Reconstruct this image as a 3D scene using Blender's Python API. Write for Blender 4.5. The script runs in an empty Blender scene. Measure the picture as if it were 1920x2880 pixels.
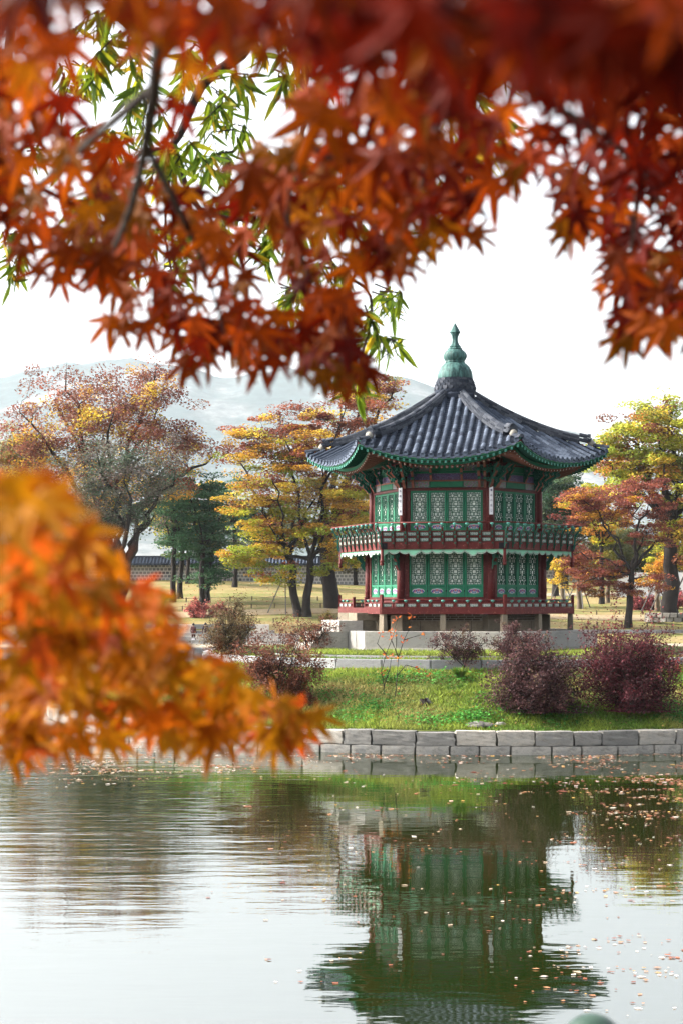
import bpy, bmesh, math, random
import numpy as np
from mathutils import Vector, Matrix, noise as mnoise
R = math.radians
rnd = random.Random(7)
sc = bpy.context.scene
COL = sc.collection

# ------------------------------------------------------------------ camera, sky, sun, exposure
CZ = 4.24                      # eye height above the pond
FPX, X0, Y0 = 4800.0, 960.0, 1690.0
cam_d = bpy.data.cameras.new('camera'); cam = bpy.data.objects.new('camera', cam_d); COL.objects.link(cam)
cam.location = (0, 0, CZ); cam.rotation_euler = (R(90), 0, 0)
cam_d.sensor_fit = 'VERTICAL'; cam_d.sensor_height = 36; cam_d.lens = 60
cam_d.shift_y = 250 / 2880.0
cam_d.clip_start = 0.05; cam_d.clip_end = 20000
cam_d.dof.use_dof = True; cam_d.dof.focus_distance = 58; cam_d.dof.aperture_fstop = 6.5
sc.camera = cam
SUN_EL, SUN_BACK = 33.0, 10.0   # sun low on the left, a little behind the pavilion
world = bpy.data.worlds.new('World'); sc.world = world; world.use_nodes = True
wn = world.node_tree; wn.nodes.clear()
w_out = wn.nodes.new('ShaderNodeOutputWorld'); w_bg = wn.nodes.new('ShaderNodeBackground')
w_sky = wn.nodes.new('ShaderNodeTexSky'); w_sky.sky_type = 'NISHITA'; w_sky.sun_disc = False
w_sky.sun_elevation = R(SUN_EL); w_sky.sun_rotation = R(270 + SUN_BACK)
w_sky.air_density = 1.0; w_sky.dust_density = 7.0; w_sky.ozone_density = 1.0; w_sky.altitude = 50
w_hs = wn.nodes.new('ShaderNodeHueSaturation'); w_hs.inputs['Saturation'].default_value = 0.28
wn.links.new(w_sky.outputs[0], w_hs.inputs['Color'])
wn.links.new(w_hs.outputs[0], w_bg.inputs[0]); wn.links.new(w_bg.outputs[0], w_out.inputs[0])
w_bg.inputs[1].default_value = 0.15
sun_d = bpy.data.lights.new('sun', 'SUN'); sun = bpy.data.objects.new('sun', sun_d); COL.objects.link(sun)
sun_d.energy = 2.7; sun_d.angle = R(0.6); sun_d.color = (1.0, 0.93, 0.82)
sdir = Vector((-math.cos(R(SUN_EL)) * math.cos(R(SUN_BACK)), math.cos(R(SUN_EL)) * math.sin(R(SUN_BACK)), math.sin(R(SUN_EL))))
sun.rotation_euler = sdir.to_track_quat('Z', 'Y').to_euler(); sun.location = (-30, 20, 40)
sc.view_settings.view_transform = 'Standard'; sc.view_settings.look = 'None'
sc.view_settings.exposure = 2.2; sc.view_settings.gamma = 1.0
sc.view_settings.use_curve_mapping = False
cy = sc.cycles
cy.use_denoising = True
try: cy.denoiser = 'OPENIMAGEDENOISE'
except Exception: pass
cy.max_bounces = 7; cy.diffuse_bounces = 3; cy.glossy_bounces = 3; cy.transmission_bounces = 4; cy.volume_bounces = 2
cy.sample_clamp_indirect = 6.0
cy.use_adaptive_sampling = False

# ------------------------------------------------------------------ helpers
def P(x, y, d):
    """photo position (1920 x 2880) at distance d -> place"""
    return Vector(((x - X0) * d / FPX, d, CZ + (Y0 - y) * d / FPX))
def V(x, y, d):
    return P(x * 1.2245, y * 1.2245, d)
def lin(c):
    return tuple((v / 255 / 12.92) if v / 255 <= 0.04045 else ((v / 255 + 0.055) / 1.055) ** 2.4 for v in c)

def node_mat(name):
    m = bpy.data.materials.new(name); m.use_nodes = True
    nt = m.node_tree; nt.nodes.clear()
    out = nt.nodes.new('ShaderNodeOutputMaterial')
    return m, nt, out
def N(nt, t, **kw):
    n = nt.nodes.new('ShaderNode' + t)
    for k, v in kw.items():
        setattr(n, k, v)
    return n
def mixc(nt, fac, a, b, mode='MIX'):
    n = nt.nodes.new('ShaderNodeMix'); n.data_type = 'RGBA'; n.blend_type = mode
    for sock, val in ((n.inputs[0], fac), (n.inputs[6], a), (n.inputs[7], b)):
        if hasattr(val, 'is_linked'): nt.links.new(val, sock)
        elif isinstance(val, (tuple, list)): sock.default_value = (*val[:3], 1)
        else: sock.default_value = val
    return n.outputs[2]
def ramp(nt, src, stops):
    n = nt.nodes.new('ShaderNodeValToRGB'); nt.links.new(src, n.inputs[0])
    e = n.color_ramp.elements
    while len(e) < len(stops): e.new(0.5)
    for el, (p, c) in zip(e, stops):
        el.position = p; el.color = (*c[:3], 1) if isinstance(c, (tuple, list)) else (c, c, c, 1)
    return n.outputs[0]
def tnoise(nt, scale, detail=4, rough=0.6, vec=None, coord='Object'):
    n = nt.nodes.new('ShaderNodeTexNoise'); n.inputs['Scale'].default_value = scale
    n.inputs['Detail'].default_value = detail; n.inputs['Roughness'].default_value = rough
    if vec is None:
        tc = nt.nodes.new('ShaderNodeTexCoord'); vec = tc.outputs[coord]
    nt.links.new(vec, n.inputs['Vector'])
    return n.outputs[0]

def paint(name, c, rough=0.6, var=0.25, scale=6, bump=0.0, wear=None, spec=0.12):
    """painted / mineral surface: base colour with grain, stain and optional wear"""
    c = tuple(v * 0.48 for v in c)
    m, nt, out = node_mat(name)
    b = N(nt, 'BsdfPrincipled'); nt.links.new(b.outputs[0], out.inputs[0])
    n1 = tnoise(nt, scale); n2 = tnoise(nt, scale * 7, 3)
    lo = tuple(v * (1 - var) for v in c); hi = tuple(min(1, v * (1 + var)) for v in c)
    col = ramp(nt, n1, [(0.3, lo), (0.7, hi)])
    col = mixc(nt, 0.35, col, ramp(nt, n2, [(0.3, tuple(v * 0.7 for v in c)), (0.7, tuple(min(1, v * 1.25) for v in c))]))
    if wear:
        n3 = tnoise(nt, scale * 2.3, 6, 0.75)
        f = ramp(nt, n3, [(0.58, 0.0), (0.68, 1.0)])
        col = mixc(nt, f, col, wear)
    oi = N(nt, 'ObjectInfo')
    mr = N(nt, 'MapRange'); nt.links.new(oi.outputs['Random'], mr.inputs[0]); mr.inputs[3].default_value = 0.86; mr.inputs[4].default_value = 1.12
    hs = N(nt, 'HueSaturation'); nt.links.new(mr.outputs[0], hs.inputs['Value']); nt.links.new(col, hs.inputs['Color'])
    nt.links.new(hs.outputs[0], b.inputs['Base Color'])
    b.inputs['Roughness'].default_value = rough; b.inputs['Specular IOR Level'].default_value = spec
    if bump:
        bp = N(nt, 'Bump'); bp.inputs['Distance'].default_value = bump; nt.links.new(n2, bp.inputs['Height'])
        nt.links.new(bp.outputs[0], b.inputs['Normal'])
    return m

def stone_mat(name, c, c2, scale=3, dark=0.5, rand=0.3):
    c = tuple(v * 0.48 for v in c); c2 = tuple(v * 0.48 for v in c2)
    """granite: speckle, tan or grey drift, dark weather stains; each block its own tone"""
    m, nt, out = node_mat(name)
    b = N(nt, 'BsdfPrincipled'); nt.links.new(b.outputs[0], out.inputs[0])
    n1 = tnoise(nt, scale, 5, 0.65); n2 = tnoise(nt, scale * 22, 2); n3 = tnoise(nt, scale * 0.8, 6, 0.8)
    oi = N(nt, 'ObjectInfo')
    add = N(nt, 'Math', operation='ADD'); nt.links.new(n1, add.inputs[0])
    sub = N(nt, 'Math', operation='MULTIPLY_ADD'); nt.links.new(oi.outputs['Random'], sub.inputs[0]); sub.inputs[1].default_value = 0.5; sub.inputs[2].default_value = -0.25
    nt.links.new(sub.outputs[0], add.inputs[1])
    col = ramp(nt, add.outputs[0], [(0.35, c), (0.65, c2)])
    col = mixc(nt, 0.3, col, ramp(nt, n2, [(0.35, tuple(v * 0.45 for v in c)), (0.6, tuple(min(1, v * 1.3) for v in c))]))
    f = ramp(nt, n3, [(0.50, 0.0), (0.72, dark)])
    col = mixc(nt, f, col, tuple(v * 0.25 for v in c))
    mr = N(nt, 'MapRange'); nt.links.new(oi.outputs['Random'], mr.inputs[0]); mr.inputs[3].default_value = 1 - rand; mr.inputs[4].default_value = 1 + rand * 0.6
    hs = N(nt, 'HueSaturation'); nt.links.new(mr.outputs[0], hs.inputs['Value']); nt.links.new(col, hs.inputs['Color'])
    nt.links.new(hs.outputs[0], b.inputs['Base Color'])
    b.inputs['Roughness'].default_value = 0.85; b.inputs['Specular IOR Level'].default_value = 0.1
    bp = N(nt, 'Bump'); bp.inputs['Distance'].default_value = 0.02; nt.links.new(n2, bp.inputs['Height']); nt.links.new(bp.outputs[0], b.inputs['Normal'])
    return m

def leaf_mat(name, trans=0.45, rough=0.55, rand=0.35, gain=1.0):
    """thin leaf: colour from the mesh, light shining through"""
    m, nt, out = node_mat(name)
    at = N(nt, 'Attribute', attribute_name='col')
    oi = N(nt, 'ObjectInfo')
    mr = N(nt, 'MapRange'); nt.links.new(oi.outputs['Random'], mr.inputs[0]); mr.inputs[3].default_value = gain * (1 - rand); mr.inputs[4].default_value = gain * (1 + rand)
    hs = N(nt, 'HueSaturation'); nt.links.new(mr.outputs[0], hs.inputs['Value']); nt.links.new(at.outputs['Color'], hs.inputs['Color'])
    b = N(nt, 'BsdfPrincipled'); nt.links.new(hs.outputs[0], b.inputs['Base Color'])
    b.inputs['Roughness'].default_value = rough; b.inputs['Specular IOR Level'].default_value = 0.06
    t = N(nt, 'BsdfTranslucent'); nt.links.new(hs.outputs[0], t.inputs[0])
    mx = N(nt, 'MixShader'); mx.inputs[0].default_value = trans
    nt.links.new(b.outputs[0], mx.inputs[1]); nt.links.new(t.outputs[0], mx.inputs[2]); nt.links.new(mx.outputs[0], out.inputs[0])
    return m

def link(o, parent=None):
    COL.objects.link(o)
    if parent is not None: o.parent = parent
    return o
def tag(o, label=None, cat=None, group=None, kind=None):
    if label: o['label'] = label
    if cat: o['category'] = cat
    if group: o['group'] = group
    if kind: o['kind'] = kind
    return o
def empty(name, loc, rz=0.0, label=None, cat=None, group=None):
    o = bpy.data.objects.new(name, None); o.location = loc; o.rotation_euler = (0, 0, rz); o.empty_display_size = 0.2
    COL.objects.link(o); return tag(o, label, cat, group)
def inst(name, mesh, parent=None, loc=(0, 0, 0), rz=0.0, scale=(1, 1, 1), mat=None):
    o = bpy.data.objects.new(name, mesh); o.location = loc
    if rz: o.rotation_euler = (0, 0, rz)
    o.scale = scale
    return link(o, parent)

class MB:
    def __init__(s):
        s.v = []; s.f = []; s.m = []; s.c = []
    def add(s, verts, faces, mat=0, col=None):
        o = len(s.v); s.v.extend(tuple(p) for p in verts)
        for f in faces:
            s.f.append([i + o for i in f]); s.m.append(mat); s.c.append(col)
        return s
    def box(s, c, size, mat=0, rz=0.0, col=None):
        cx, cy_, cz = c; hx, hy, hz = size[0] / 2, size[1] / 2, size[2] / 2
        ca, sa = math.cos(rz), math.sin(rz)
        vs = []
        for z in (-hz, hz):
            for x, y in ((-hx, -hy), (hx, -hy), (hx, hy), (-hx, hy)):
                vs.append((cx + x * ca - y * sa, cy_ + x * sa + y * ca, cz + z))
        return s.add(vs, [(3, 2, 1, 0), (4, 5, 6, 7), (0, 1, 5, 4), (1, 2, 6, 5), (2, 3, 7, 6), (3, 0, 4, 7)], mat, col)
    def tube(s, pts, rad, n=6, mat=0, cap=True, col=None):
        pts = [Vector(p) for p in pts]
        if not hasattr(rad, '__len__'): rad = [rad] * len(pts)
        rings = []; up = Vector((0.13, 0.21, 0.97))
        for i, p in enumerate(pts):
            t = (pts[min(i + 1, len(pts) - 1)] - pts[max(i - 1, 0)])
            if t.length < 1e-9: t = Vector((0, 0, 1))
            t.normalize()
            a = t.cross(up)
            if a.length < 0.05: a = t.cross(Vector((1, 0, 0)))
            a.normalize(); b = t.cross(a)
            rings.append([p + (a * math.cos(2 * math.pi * k / n) + b * math.sin(2 * math.pi * k / n)) * rad[i] for k in range(n)])
        vs = [q for r_ in rings for q in r_]; fs = []
        for i in range(len(pts) - 1):
            for k in range(n):
                k2 = (k + 1) % n
                fs.append((i * n + k, i * n + k2, (i + 1) * n + k2, (i + 1) * n + k))
        if cap:
            fs.append(tuple(range(n - 1, -1, -1))); fs.append(tuple((len(pts) - 1) * n + k for k in range(n)))
        return s.add(vs, fs, mat, col)
    def lathe(s, prof, n=16, c=(0, 0, 0), mat=0, flute=None):
        vs = []; fs = []
        for r_, z in prof:
            for k in range(n):
                a = 2 * math.pi * k / n
                rr = r_ * (1 + (flute * (abs(math.sin(a * 6)) - 0.5) if flute else 0))
                vs.append((c[0] + rr * math.cos(a), c[1] + rr * math.sin(a), c[2] + z))
        for i in range(len(prof) - 1):
            for k in range(n):
                k2 = (k + 1) % n
                fs.append((i * n + k, i * n + k2, (i + 1) * n + k2, (i + 1) * n + k))
        fs.append(tuple(range(n - 1, -1, -1))); fs.append(tuple((len(prof) - 1) * n + k for k in range(n)))
        return s.add(vs, fs, mat)
    def extrude(s, poly, fn, d0, d1, mat=0, mat_side=None):
        """poly in 2D, fn(p, q, depth) -> xyz"""
        n = len(poly)
        vs = [fn(p, q, d0) for p, q in poly] + [fn(p, q, d1) for p, q in poly]
        s.add(vs, [tuple(range(n)), tuple(range(2 * n - 1, n - 1, -1))], mat)
        s.add(vs, [(i, (i + 1) % n, n + (i + 1) % n, n + i) for i in range(n)], mat if mat_side is None else mat_side)
        return s
    def mesh(s, name, mats, smooth=False):
        me = bpy.data.meshes.new(name); me.from_pydata(s.v, [], s.f)
        for m in (mats if isinstance(mats, (list, tuple)) else [mats]): me.materials.append(m)
        me.polygons.foreach_set('material_index', s.m)
        if smooth: me.polygons.foreach_set('use_smooth', [True] * len(s.f))
        if any(c is not None for c in s.c):
            a = me.color_attributes.new('col', 'FLOAT_COLOR', 'CORNER')
            buf = []
            for f, c in zip(s.f, s.c):
                buf.extend(((*(c or (0.5, 0.5, 0.5)), 1.0)) * len(f))
            a.data.foreach_set('color', buf)
        me.update(); return me
    def build(s, name, mats, parent=None, loc=(0, 0, 0), rz=0.0, smooth=False):
        return inst(name, s.mesh(name, mats, smooth), parent, loc, rz)

def np_mesh(name, verts, faces, mat, cols=None, smooth=False):
    """verts (n,3), faces (m,k), cols (m,3) per face"""
    me = bpy.data.meshes.new(name); n, (m, k) = len(verts), faces.shape
    me.vertices.add(n); me.vertices.foreach_set('co', np.ascontiguousarray(verts, dtype=np.float32).ravel())
    me.loops.add(m * k); me.loops.foreach_set('vertex_index', np.ascontiguousarray(faces, dtype=np.int32).ravel())
    me.polygons.add(m); me.polygons.foreach_set('loop_start', np.arange(0, m * k, k, dtype=np.int32))
    me.polygons.foreach_set('loop_total', np.full(m, k, dtype=np.int32))
    if smooth: me.polygons.foreach_set('use_smooth', np.ones(m, dtype=bool))
    me.update(calc_edges=True)
    if cols is not None:
        a = me.color_attributes.new('col', 'FLOAT_COLOR', 'CORNER')
        c4 = np.ones((m, 4), dtype=np.float32); c4[:, :3] = cols
        a.data.foreach_set('color', np.repeat(c4, k, axis=0).ravel())
    me.materials.append(mat); return me
def scatter(name, bv, bf, mats, cols, mat, smooth=False):
    """one mesh from copies of a small base; mats (N,3,4), cols (N,3)"""
    bv = np.asarray(bv, float); bf = np.asarray(bf, int); n = len(mats)
    vs = np.einsum('nij,vj->nvi', mats[:, :, :3], bv) + mats[:, None, :, 3]
    fs = bf[None] + (np.arange(n) * len(bv))[:, None, None]
    return np_mesh(name, vs.reshape(-1, 3), fs.reshape(-1, bf.shape[1]), mat, np.repeat(cols, len(bf), axis=0), smooth)
def rand_frames(rg, n, size, flat=0.0, aspect=1.0):
    """random orientations; flat pulls the normals upward"""
    nn = rg.normal(size=(n, 3)); nn[:, 2] += flat * np.sign(nn[:, 2] + 1e-6) * 2; nn /= np.linalg.norm(nn, axis=1)[:, None]
    t = rg.normal(size=(n, 3)); t -= (t * nn).sum(1)[:, None] * nn; t /= np.linalg.norm(t, axis=1)[:, None]
    b = np.cross(nn, t)
    sz = np.asarray(size).reshape(-1, 1) * np.ones((n, 1))
    return np.stack([t * sz, b * sz * aspect, nn * sz], axis=2)
DIAMOND_V = [(-0.5, 0, 0), (0, -0.36, 0.06), (0.5, 0, 0), (0, 0.36, 0.06)]
DIAMOND_F = [(0, 1, 2, 3)]

# ------------------------------------------------------------------ materials
M = {}
M['maroon'] = paint('maroon_paint', (0.115, 0.019, 0.019), 0.55, 0.25, 4, wear=(0.17, 0.06, 0.05))
M['maroon_rail'] = paint('maroon_rail_paint', (0.15, 0.024, 0.022), 0.55, 0.3, 5, wear=(0.26, 0.1, 0.08))
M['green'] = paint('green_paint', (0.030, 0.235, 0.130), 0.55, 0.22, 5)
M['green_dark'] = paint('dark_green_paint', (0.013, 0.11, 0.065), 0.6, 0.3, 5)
M['green_beam'] = paint('beam_green_paint', (0.022, 0.20, 0.105), 0.6, 0.3, 5)
M['fringe'] = paint('pale_green_paint', (0.31, 0.72, 0.50), 0.6, 0.15, 4)
M['white_line'] = paint('white_line_paint', (0.66, 0.74, 0.66), 0.6, 0.12, 6)
M['dark_line'] = paint('dark_line_paint', (0.01, 0.035, 0.028), 0.6, 0.1, 6)
M['cyan'] = paint('lotus_cyan_paint', (0.16, 0.50, 0.42), 0.5, 0.2, 30)
M['scroll'] = paint('scroll_green_paint', (0.018, 0.15, 0.105), 0.55, 0.45, 22, wear=(0.06, 0.30, 0.22))
M['salmon'] = paint('salmon_edge_paint', (0.30, 0.11, 0.075), 0.6, 0.3, 12)
M['ink'] = paint('black_paint', (0.008, 0.010, 0.014), 0.6, 0.1, 6)
M['iron'] = paint('black_iron', (0.012, 0.014, 0.014), 0.45, 0.1, 8)
M['paper'] = paint('window_paper', (1.2, 1.24, 1.16), 0.8, 0.06, 3)
M['plaque'] = paint('plaque_white', (1.4, 1.4, 1.46), 0.5, 0.04, 5)
M['char_blue'] = paint('ink_blue', (0.03, 0.035, 0.16), 0.6, 0.1, 5)
M['pink'] = paint('pink_paint', (0.55, 0.20, 0.24), 0.6, 0.2, 20)
M['blue'] = paint('blue_paint', (0.05, 0.075, 0.33), 0.6, 0.2, 20)
M['purple'] = paint('purple_paint', (0.05, 0.018, 0.075), 0.6, 0.3, 12)
M['sky_paint'] = paint('pale_blue_paint', (0.40, 0.55, 0.66), 0.6, 0.15, 20)
M['granite'] = stone_mat('pale_granite', (0.60, 0.585, 0.55), (0.86, 0.80, 0.70), 3.0, 0.5, 0.2)
M['granite_tan'] = stone_mat('tan_granite', (0.33, 0.28, 0.21), (0.46, 0.38, 0.28), 3, 0.6, 0.25)
M['granite_wall'] = stone_mat('shore_granite', (0.48, 0.47, 0.44), (0.72, 0.66, 0.56), 3.2, 0.8, 0.32)
M['granite_wet'] = stone_mat('waterline_granite', (0.42, 0.42, 0.40), (0.60, 0.56, 0.49), 3, 0.8, 0.3)
M['granite_grey'] = stone_mat('grey_granite', (0.44, 0.45, 0.46), (0.56, 0.56, 0.56), 1.4, 0.4, 0.2)
M['rough_stone'] = stone_mat('rough_stone', (0.24, 0.23, 0.20), (0.38, 0.36, 0.32), 2, 0.6, 0.4)
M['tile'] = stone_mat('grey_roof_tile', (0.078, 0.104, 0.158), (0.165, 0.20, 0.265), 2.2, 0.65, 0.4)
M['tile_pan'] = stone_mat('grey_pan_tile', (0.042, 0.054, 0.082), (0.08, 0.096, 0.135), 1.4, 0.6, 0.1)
M['ridge'] = stone_mat('ridge_tile', (0.068, 0.083, 0.115), (0.145, 0.155, 0.18), 0.9, 0.6, 0.35)
M['mortar'] = stone_mat('lime_mortar', (0.42, 0.40, 0.35), (0.55, 0.52, 0.45), 3, 0.5, 0.1)
M['wood_old'] = paint('weathered_wood', (0.16, 0.12, 0.09), 0.8, 0.3, 6)
def bronze():
    m, nt, out = node_mat('verdigris_bronze')
    b = N(nt, 'BsdfPrincipled'); nt.links.new(b.outputs[0], out.inputs[0])
    tc = N(nt, 'TexCoord'); mp = N(nt, 'Mapping'); mp.inputs['Scale'].default_value = (7, 7, 0.9); nt.links.new(tc.outputs['Object'], mp.inputs[0])
    n1 = tnoise(nt, 1.0, 5, 0.7, mp.outputs[0]); n2 = tnoise(nt, 9, 4)
    col = ramp(nt, n1, [(0.44, (0.006, 0.016, 0.017)), (0.50, (0.022, 0.055, 0.052)), (0.60, (0.055, 0.125, 0.115)), (0.80, (0.11, 0.21, 0.19))])
    col = mixc(nt, 0.25, col, ramp(nt, n2, [(0.35, (0.02, 0.08, 0.07)), (0.7, (0.08, 0.15, 0.14))]))
    nt.links.new(col, b.inputs['Base Color']); b.inputs['Roughness'].default_value = 0.6; b.inputs['Specular IOR Level'].default_value = 0.15
    return m
M['bronze'] = bronze()
def painted_print(name, stops, scale, bg, amount):
    """flat dancheong print: small curls of several paints on a ground colour"""
    m, nt, out = node_mat(name)
    b = N(nt, 'BsdfPrincipled'); nt.links.new(b.outputs[0], out.inputs[0])
    tc = N(nt, 'TexCoord')
    w = nt.nodes.new('ShaderNodeTexVoronoi'); w.inputs['Scale'].default_value = scale; nt.links.new(tc.outputs['Object'], w.inputs['Vector'])
    n1 = tnoise(nt, scale * 0.55, 2)
    ad = N(nt, 'Math', operation='ADD'); nt.links.new(w.outputs['Distance'], ad.inputs[0]); nt.links.new(n1, ad.inputs[1])
    fr = N(nt, 'Math', operation='FRACT'); ml = N(nt, 'Math', operation='MULTIPLY'); nt.links.new(ad.outputs[0], ml.inputs[0]); ml.inputs[1].default_value = 2.2
    nt.links.new(ml.outputs[0], fr.inputs[0])
    col = ramp(nt, fr.outputs[0], stops)
    col = mixc(nt, amount, bg, col)
    nt.links.new(col, b.inputs['Base Color']); b.inputs['Roughness'].default_value = 0.6
    return m
M['print_rail'] = painted_print('railing_print', [(0.0, (0.05, 0.12, 0.10)), (0.25, (0.22, 0.26, 0.24)), (0.5, (0.34, 0.36, 0.35)), (0.72, (0.20, 0.08, 0.09)), (0.85, (0.05, 0.10, 0.09))], 13, (0.06, 0.12, 0.095), 0.8)
M['print_beam'] = painted_print('beam_end_print', [(0.0, (0.02, 0.10, 0.06)), (0.25, (0.18, 0.06, 0.045)), (0.45, (0.025, 0.03, 0.14)), (0.65, (0.19, 0.15, 0.12)), (0.85, (0.01, 0.09, 0.05))], 8, (0.015, 0.07, 0.045), 0.85)
M['print_purple'] = painted_print('purple_scroll_print', [(0.0, (0.05, 0.018, 0.08)), (0.4, (0.05, 0.018, 0.08)), (0.55, (0.11, 0.085, 0.20)), (0.8, (0.03, 0.035, 0.11))], 9, (0.03, 0.01, 0.045), 0.8)
M['leaf'] = leaf_mat('autumn_leaf', 0.5, gain=0.9)
M['lattice'] = paint('lattice_green', (0.025, 0.13, 0.082), 0.6, 0.15, 6)
M['leaf_far'] = leaf_mat('tree_leaf', 0.35, rand=0.0, gain=0.74)
M['maple_leaf'] = leaf_mat('maple_leaf', 0.45, 0.6, 0.4, gain=0.30)
M['bark'] = paint('dark_bark', (0.045, 0.036, 0.032), 0.9, 0.4, 2.5, 0.03)
M['bark_pale'] = paint('pale_bark', (0.22, 0.17, 0.12), 0.9, 0.3, 2.5, 0.02)
M['stake'] = paint('grey_stake_wood', (0.19, 0.18, 0.17), 0.8, 0.25, 4)
# ------------------------------------------------------------------ water, ground, island, mountain, haze
def water_mat():
    m, nt, out = node_mat('pond_water')
    b = N(nt, 'BsdfPrincipled'); nt.links.new(b.outputs[0], out.inputs[0])
    b.inputs['Base Color'].default_value = (0.0075, 0.0125, 0.002, 1); b.inputs['Roughness'].default_value = 0.015
    b.inputs['IOR'].default_value = 2.9; b.inputs['Specular IOR Level'].default_value = 0.5
    tc = N(nt, 'TexCoord')
    def layer(sx, sy, rot, detail, rough):
        mp = N(nt, 'Mapping'); mp.inputs['Scale'].default_value = (sx, sy, 1); mp.inputs['Rotation'].default_value = (0, 0, rot)
        nt.links.new(tc.outputs['Object'], mp.inputs[0]); return tnoise(nt, 1.0, detail, rough, mp.outputs[0])
    ra = layer(0.36, 1.9, R(7), 3, 0.5); rb_ = layer(0.70, 3.1, R(-8), 2, 0.5)
    rip_n = N(nt, 'Math', operation='MULTIPLY_ADD'); nt.links.new(rb_, rip_n.inputs[0]); rip_n.inputs[1].default_value = 0.6; nt.links.new(ra, rip_n.inputs[2]); rip = rip_n.outputs[0]; fine = layer(2.2, 9.0, R(-3), 2, 0.5); swell = layer(0.10, 0.32, R(6), 1, 0.4)
    breath = layer(0.06, 0.11, 0, 3, 0.6)          # where the breeze touches the pond
    sep = N(nt, 'SeparateXYZ'); nt.links.new(tc.outputs['Object'], sep.inputs[0])
    gx = N(nt, 'MapRange'); nt.links.new(sep.outputs[0], gx.inputs[0])
    gx.inputs[1].default_value = 1.2; gx.inputs[2].default_value = -3.5; gx.inputs[3].default_value = 0.0; gx.inputs[4].default_value = 1.0; gx.interpolation_type = 'SMOOTHSTEP'
    near = N(nt, 'MapRange'); nt.links.new(sep.outputs[1], near.inputs[0])
    near.inputs[1].default_value = 20.0; near.inputs[2].default_value = 27.0; near.inputs[3].default_value = 0.12; near.inputs[4].default_value = 1.0
    mk = N(nt, 'Math', operation='MULTIPLY'); nt.links.new(gx.outputs[0], mk.inputs[0]); nt.links.new(near.outputs[0], mk.inputs[1])
    br = N(nt, 'MapRange'); nt.links.new(breath, br.inputs[0]); br.inputs[1].default_value = 0.35; br.inputs[2].default_value = 0.65; br.inputs[3].default_value = 0.3; br.inputs[4].default_value = 1.4
    mk2 = N(nt, 'Math', operation='MULTIPLY'); nt.links.new(mk.outputs[0], mk2.inputs[0]); nt.links.new(br.outputs[0], mk2.inputs[1])
    amp = N(nt, 'Math', operation='MULTIPLY_ADD'); nt.links.new(mk2.outputs[0], amp.inputs[0]); amp.inputs[1].default_value = 0.0120; amp.inputs[2].default_value = 0.0013
    h1 = N(nt, 'Math', operation='MULTIPLY'); nt.links.new(rip, h1.inputs[0]); nt.links.new(amp.outputs[0], h1.inputs[1])
    fa = N(nt, 'Math', operation='MULTIPLY_ADD'); nt.links.new(mk2.outputs[0], fa.inputs[0]); fa.inputs[1].default_value = 0.0018; fa.inputs[2].default_value = 0.0006
    h2 = N(nt, 'Math', operation='MULTIPLY_ADD'); nt.links.new(fine, h2.inputs[0]); nt.links.new(fa.outputs[0], h2.inputs[1]); nt.links.new(h1.outputs[0], h2.inputs[2])
    h3 = N(nt, 'Math', operation='MULTIPLY_ADD'); nt.links.new(swell, h3.inputs[0]); h3.inputs[1].default_value = 0.006; nt.links.new(h2.outputs[0], h3.inputs[2])
    wob = layer(1.05, 1.5, R(20), 2, 0.5); h4 = N(nt, 'Math', operation='MULTIPLY_ADD'); nt.links.new(wob, h4.inputs[0]); h4.inputs[1].default_value = 0.0032; nt.links.new(h3.outputs[0], h4.inputs[2]); h3 = h4
    bp = N(nt, 'Bump'); bp.inputs['Strength'].default_value = 1.0; bp.inputs['Distance'].default_value = 1.0
    nt.links.new(h3.outputs[0], bp.inputs['Height']); nt.links.new(bp.outputs[0], b.inputs['Normal'])
    return m
M['water'] = water_mat()
WZ = 0.085
mb = MB(); mb.add([(-400, 4, WZ), (400, 4, WZ), (400, 132, WZ), (-400, 132, WZ)], [(0, 1, 2, 3)])
tag(mb.build('pond_water', M['water']), kind='structure')

def ground_mat(name, tan, green, patch, mixlo=0.42, mixhi=0.6):
    tan = tuple(v * 0.56 for v in tan); green = tuple(v * 0.56 for v in green)
    m, nt, out = node_mat(name)
    b = N(nt, 'BsdfPrincipled'); nt.links.new(b.outputs[0], out.inputs[0])
    tc = N(nt, 'TexCoord'); mp = N(nt, 'Mapping'); mp.inputs['Scale'].default_value = (1, 2.2, 1); nt.links.new(tc.outputs['Object'], mp.inputs[0])
    n1 = tnoise(nt, patch, 5, 0.6, mp.outputs[0]); n2 = tnoise(nt, patch * 9, 5, 0.7); n3 = tnoise(nt, patch * 60, 3, 0.7)
    col = ramp(nt, n1, [(mixlo, tan), (mixhi, green)])
    col = mixc(nt, 0.35, col, ramp(nt, n2, [(0.3, tuple(v * 0.55 for v in green)), (0.7, tuple(v * 1.3 for v in tan))]))
    col = mixc(nt, 0.5, col, ramp(nt, n3, [(0.3, (0.25, 0.25, 0.25)), (0.7, (1.2, 1.2, 1.2))]), 'MULTIPLY')
    nt.links.new(col, b.inputs['Base Color']); b.inputs['Roughness'].default_value = 0.95; b.inputs['Specular IOR Level'].default_value = 0.05
    return m
M['lawn'] = ground_mat('autumn_lawn', (0.41, 0.31, 0.15), (0.20, 0.23, 0.065), 0.16, .44, .58)
M['island_grass'] = ground_mat('island_grass', (0.15, 0.16, 0.045), (0.07, 0.14, 0.025), 0.5)
M['sand'] = ground_mat('pale_path_sand', (0.52, 0.45, 0.35), (0.46, 0.40, 0.30), 0.4)
M['bank'] = ground_mat('near_bank_soil', (0.20, 0.16, 0.11), (0.14, 0.13, 0.06), 0.8)

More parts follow.
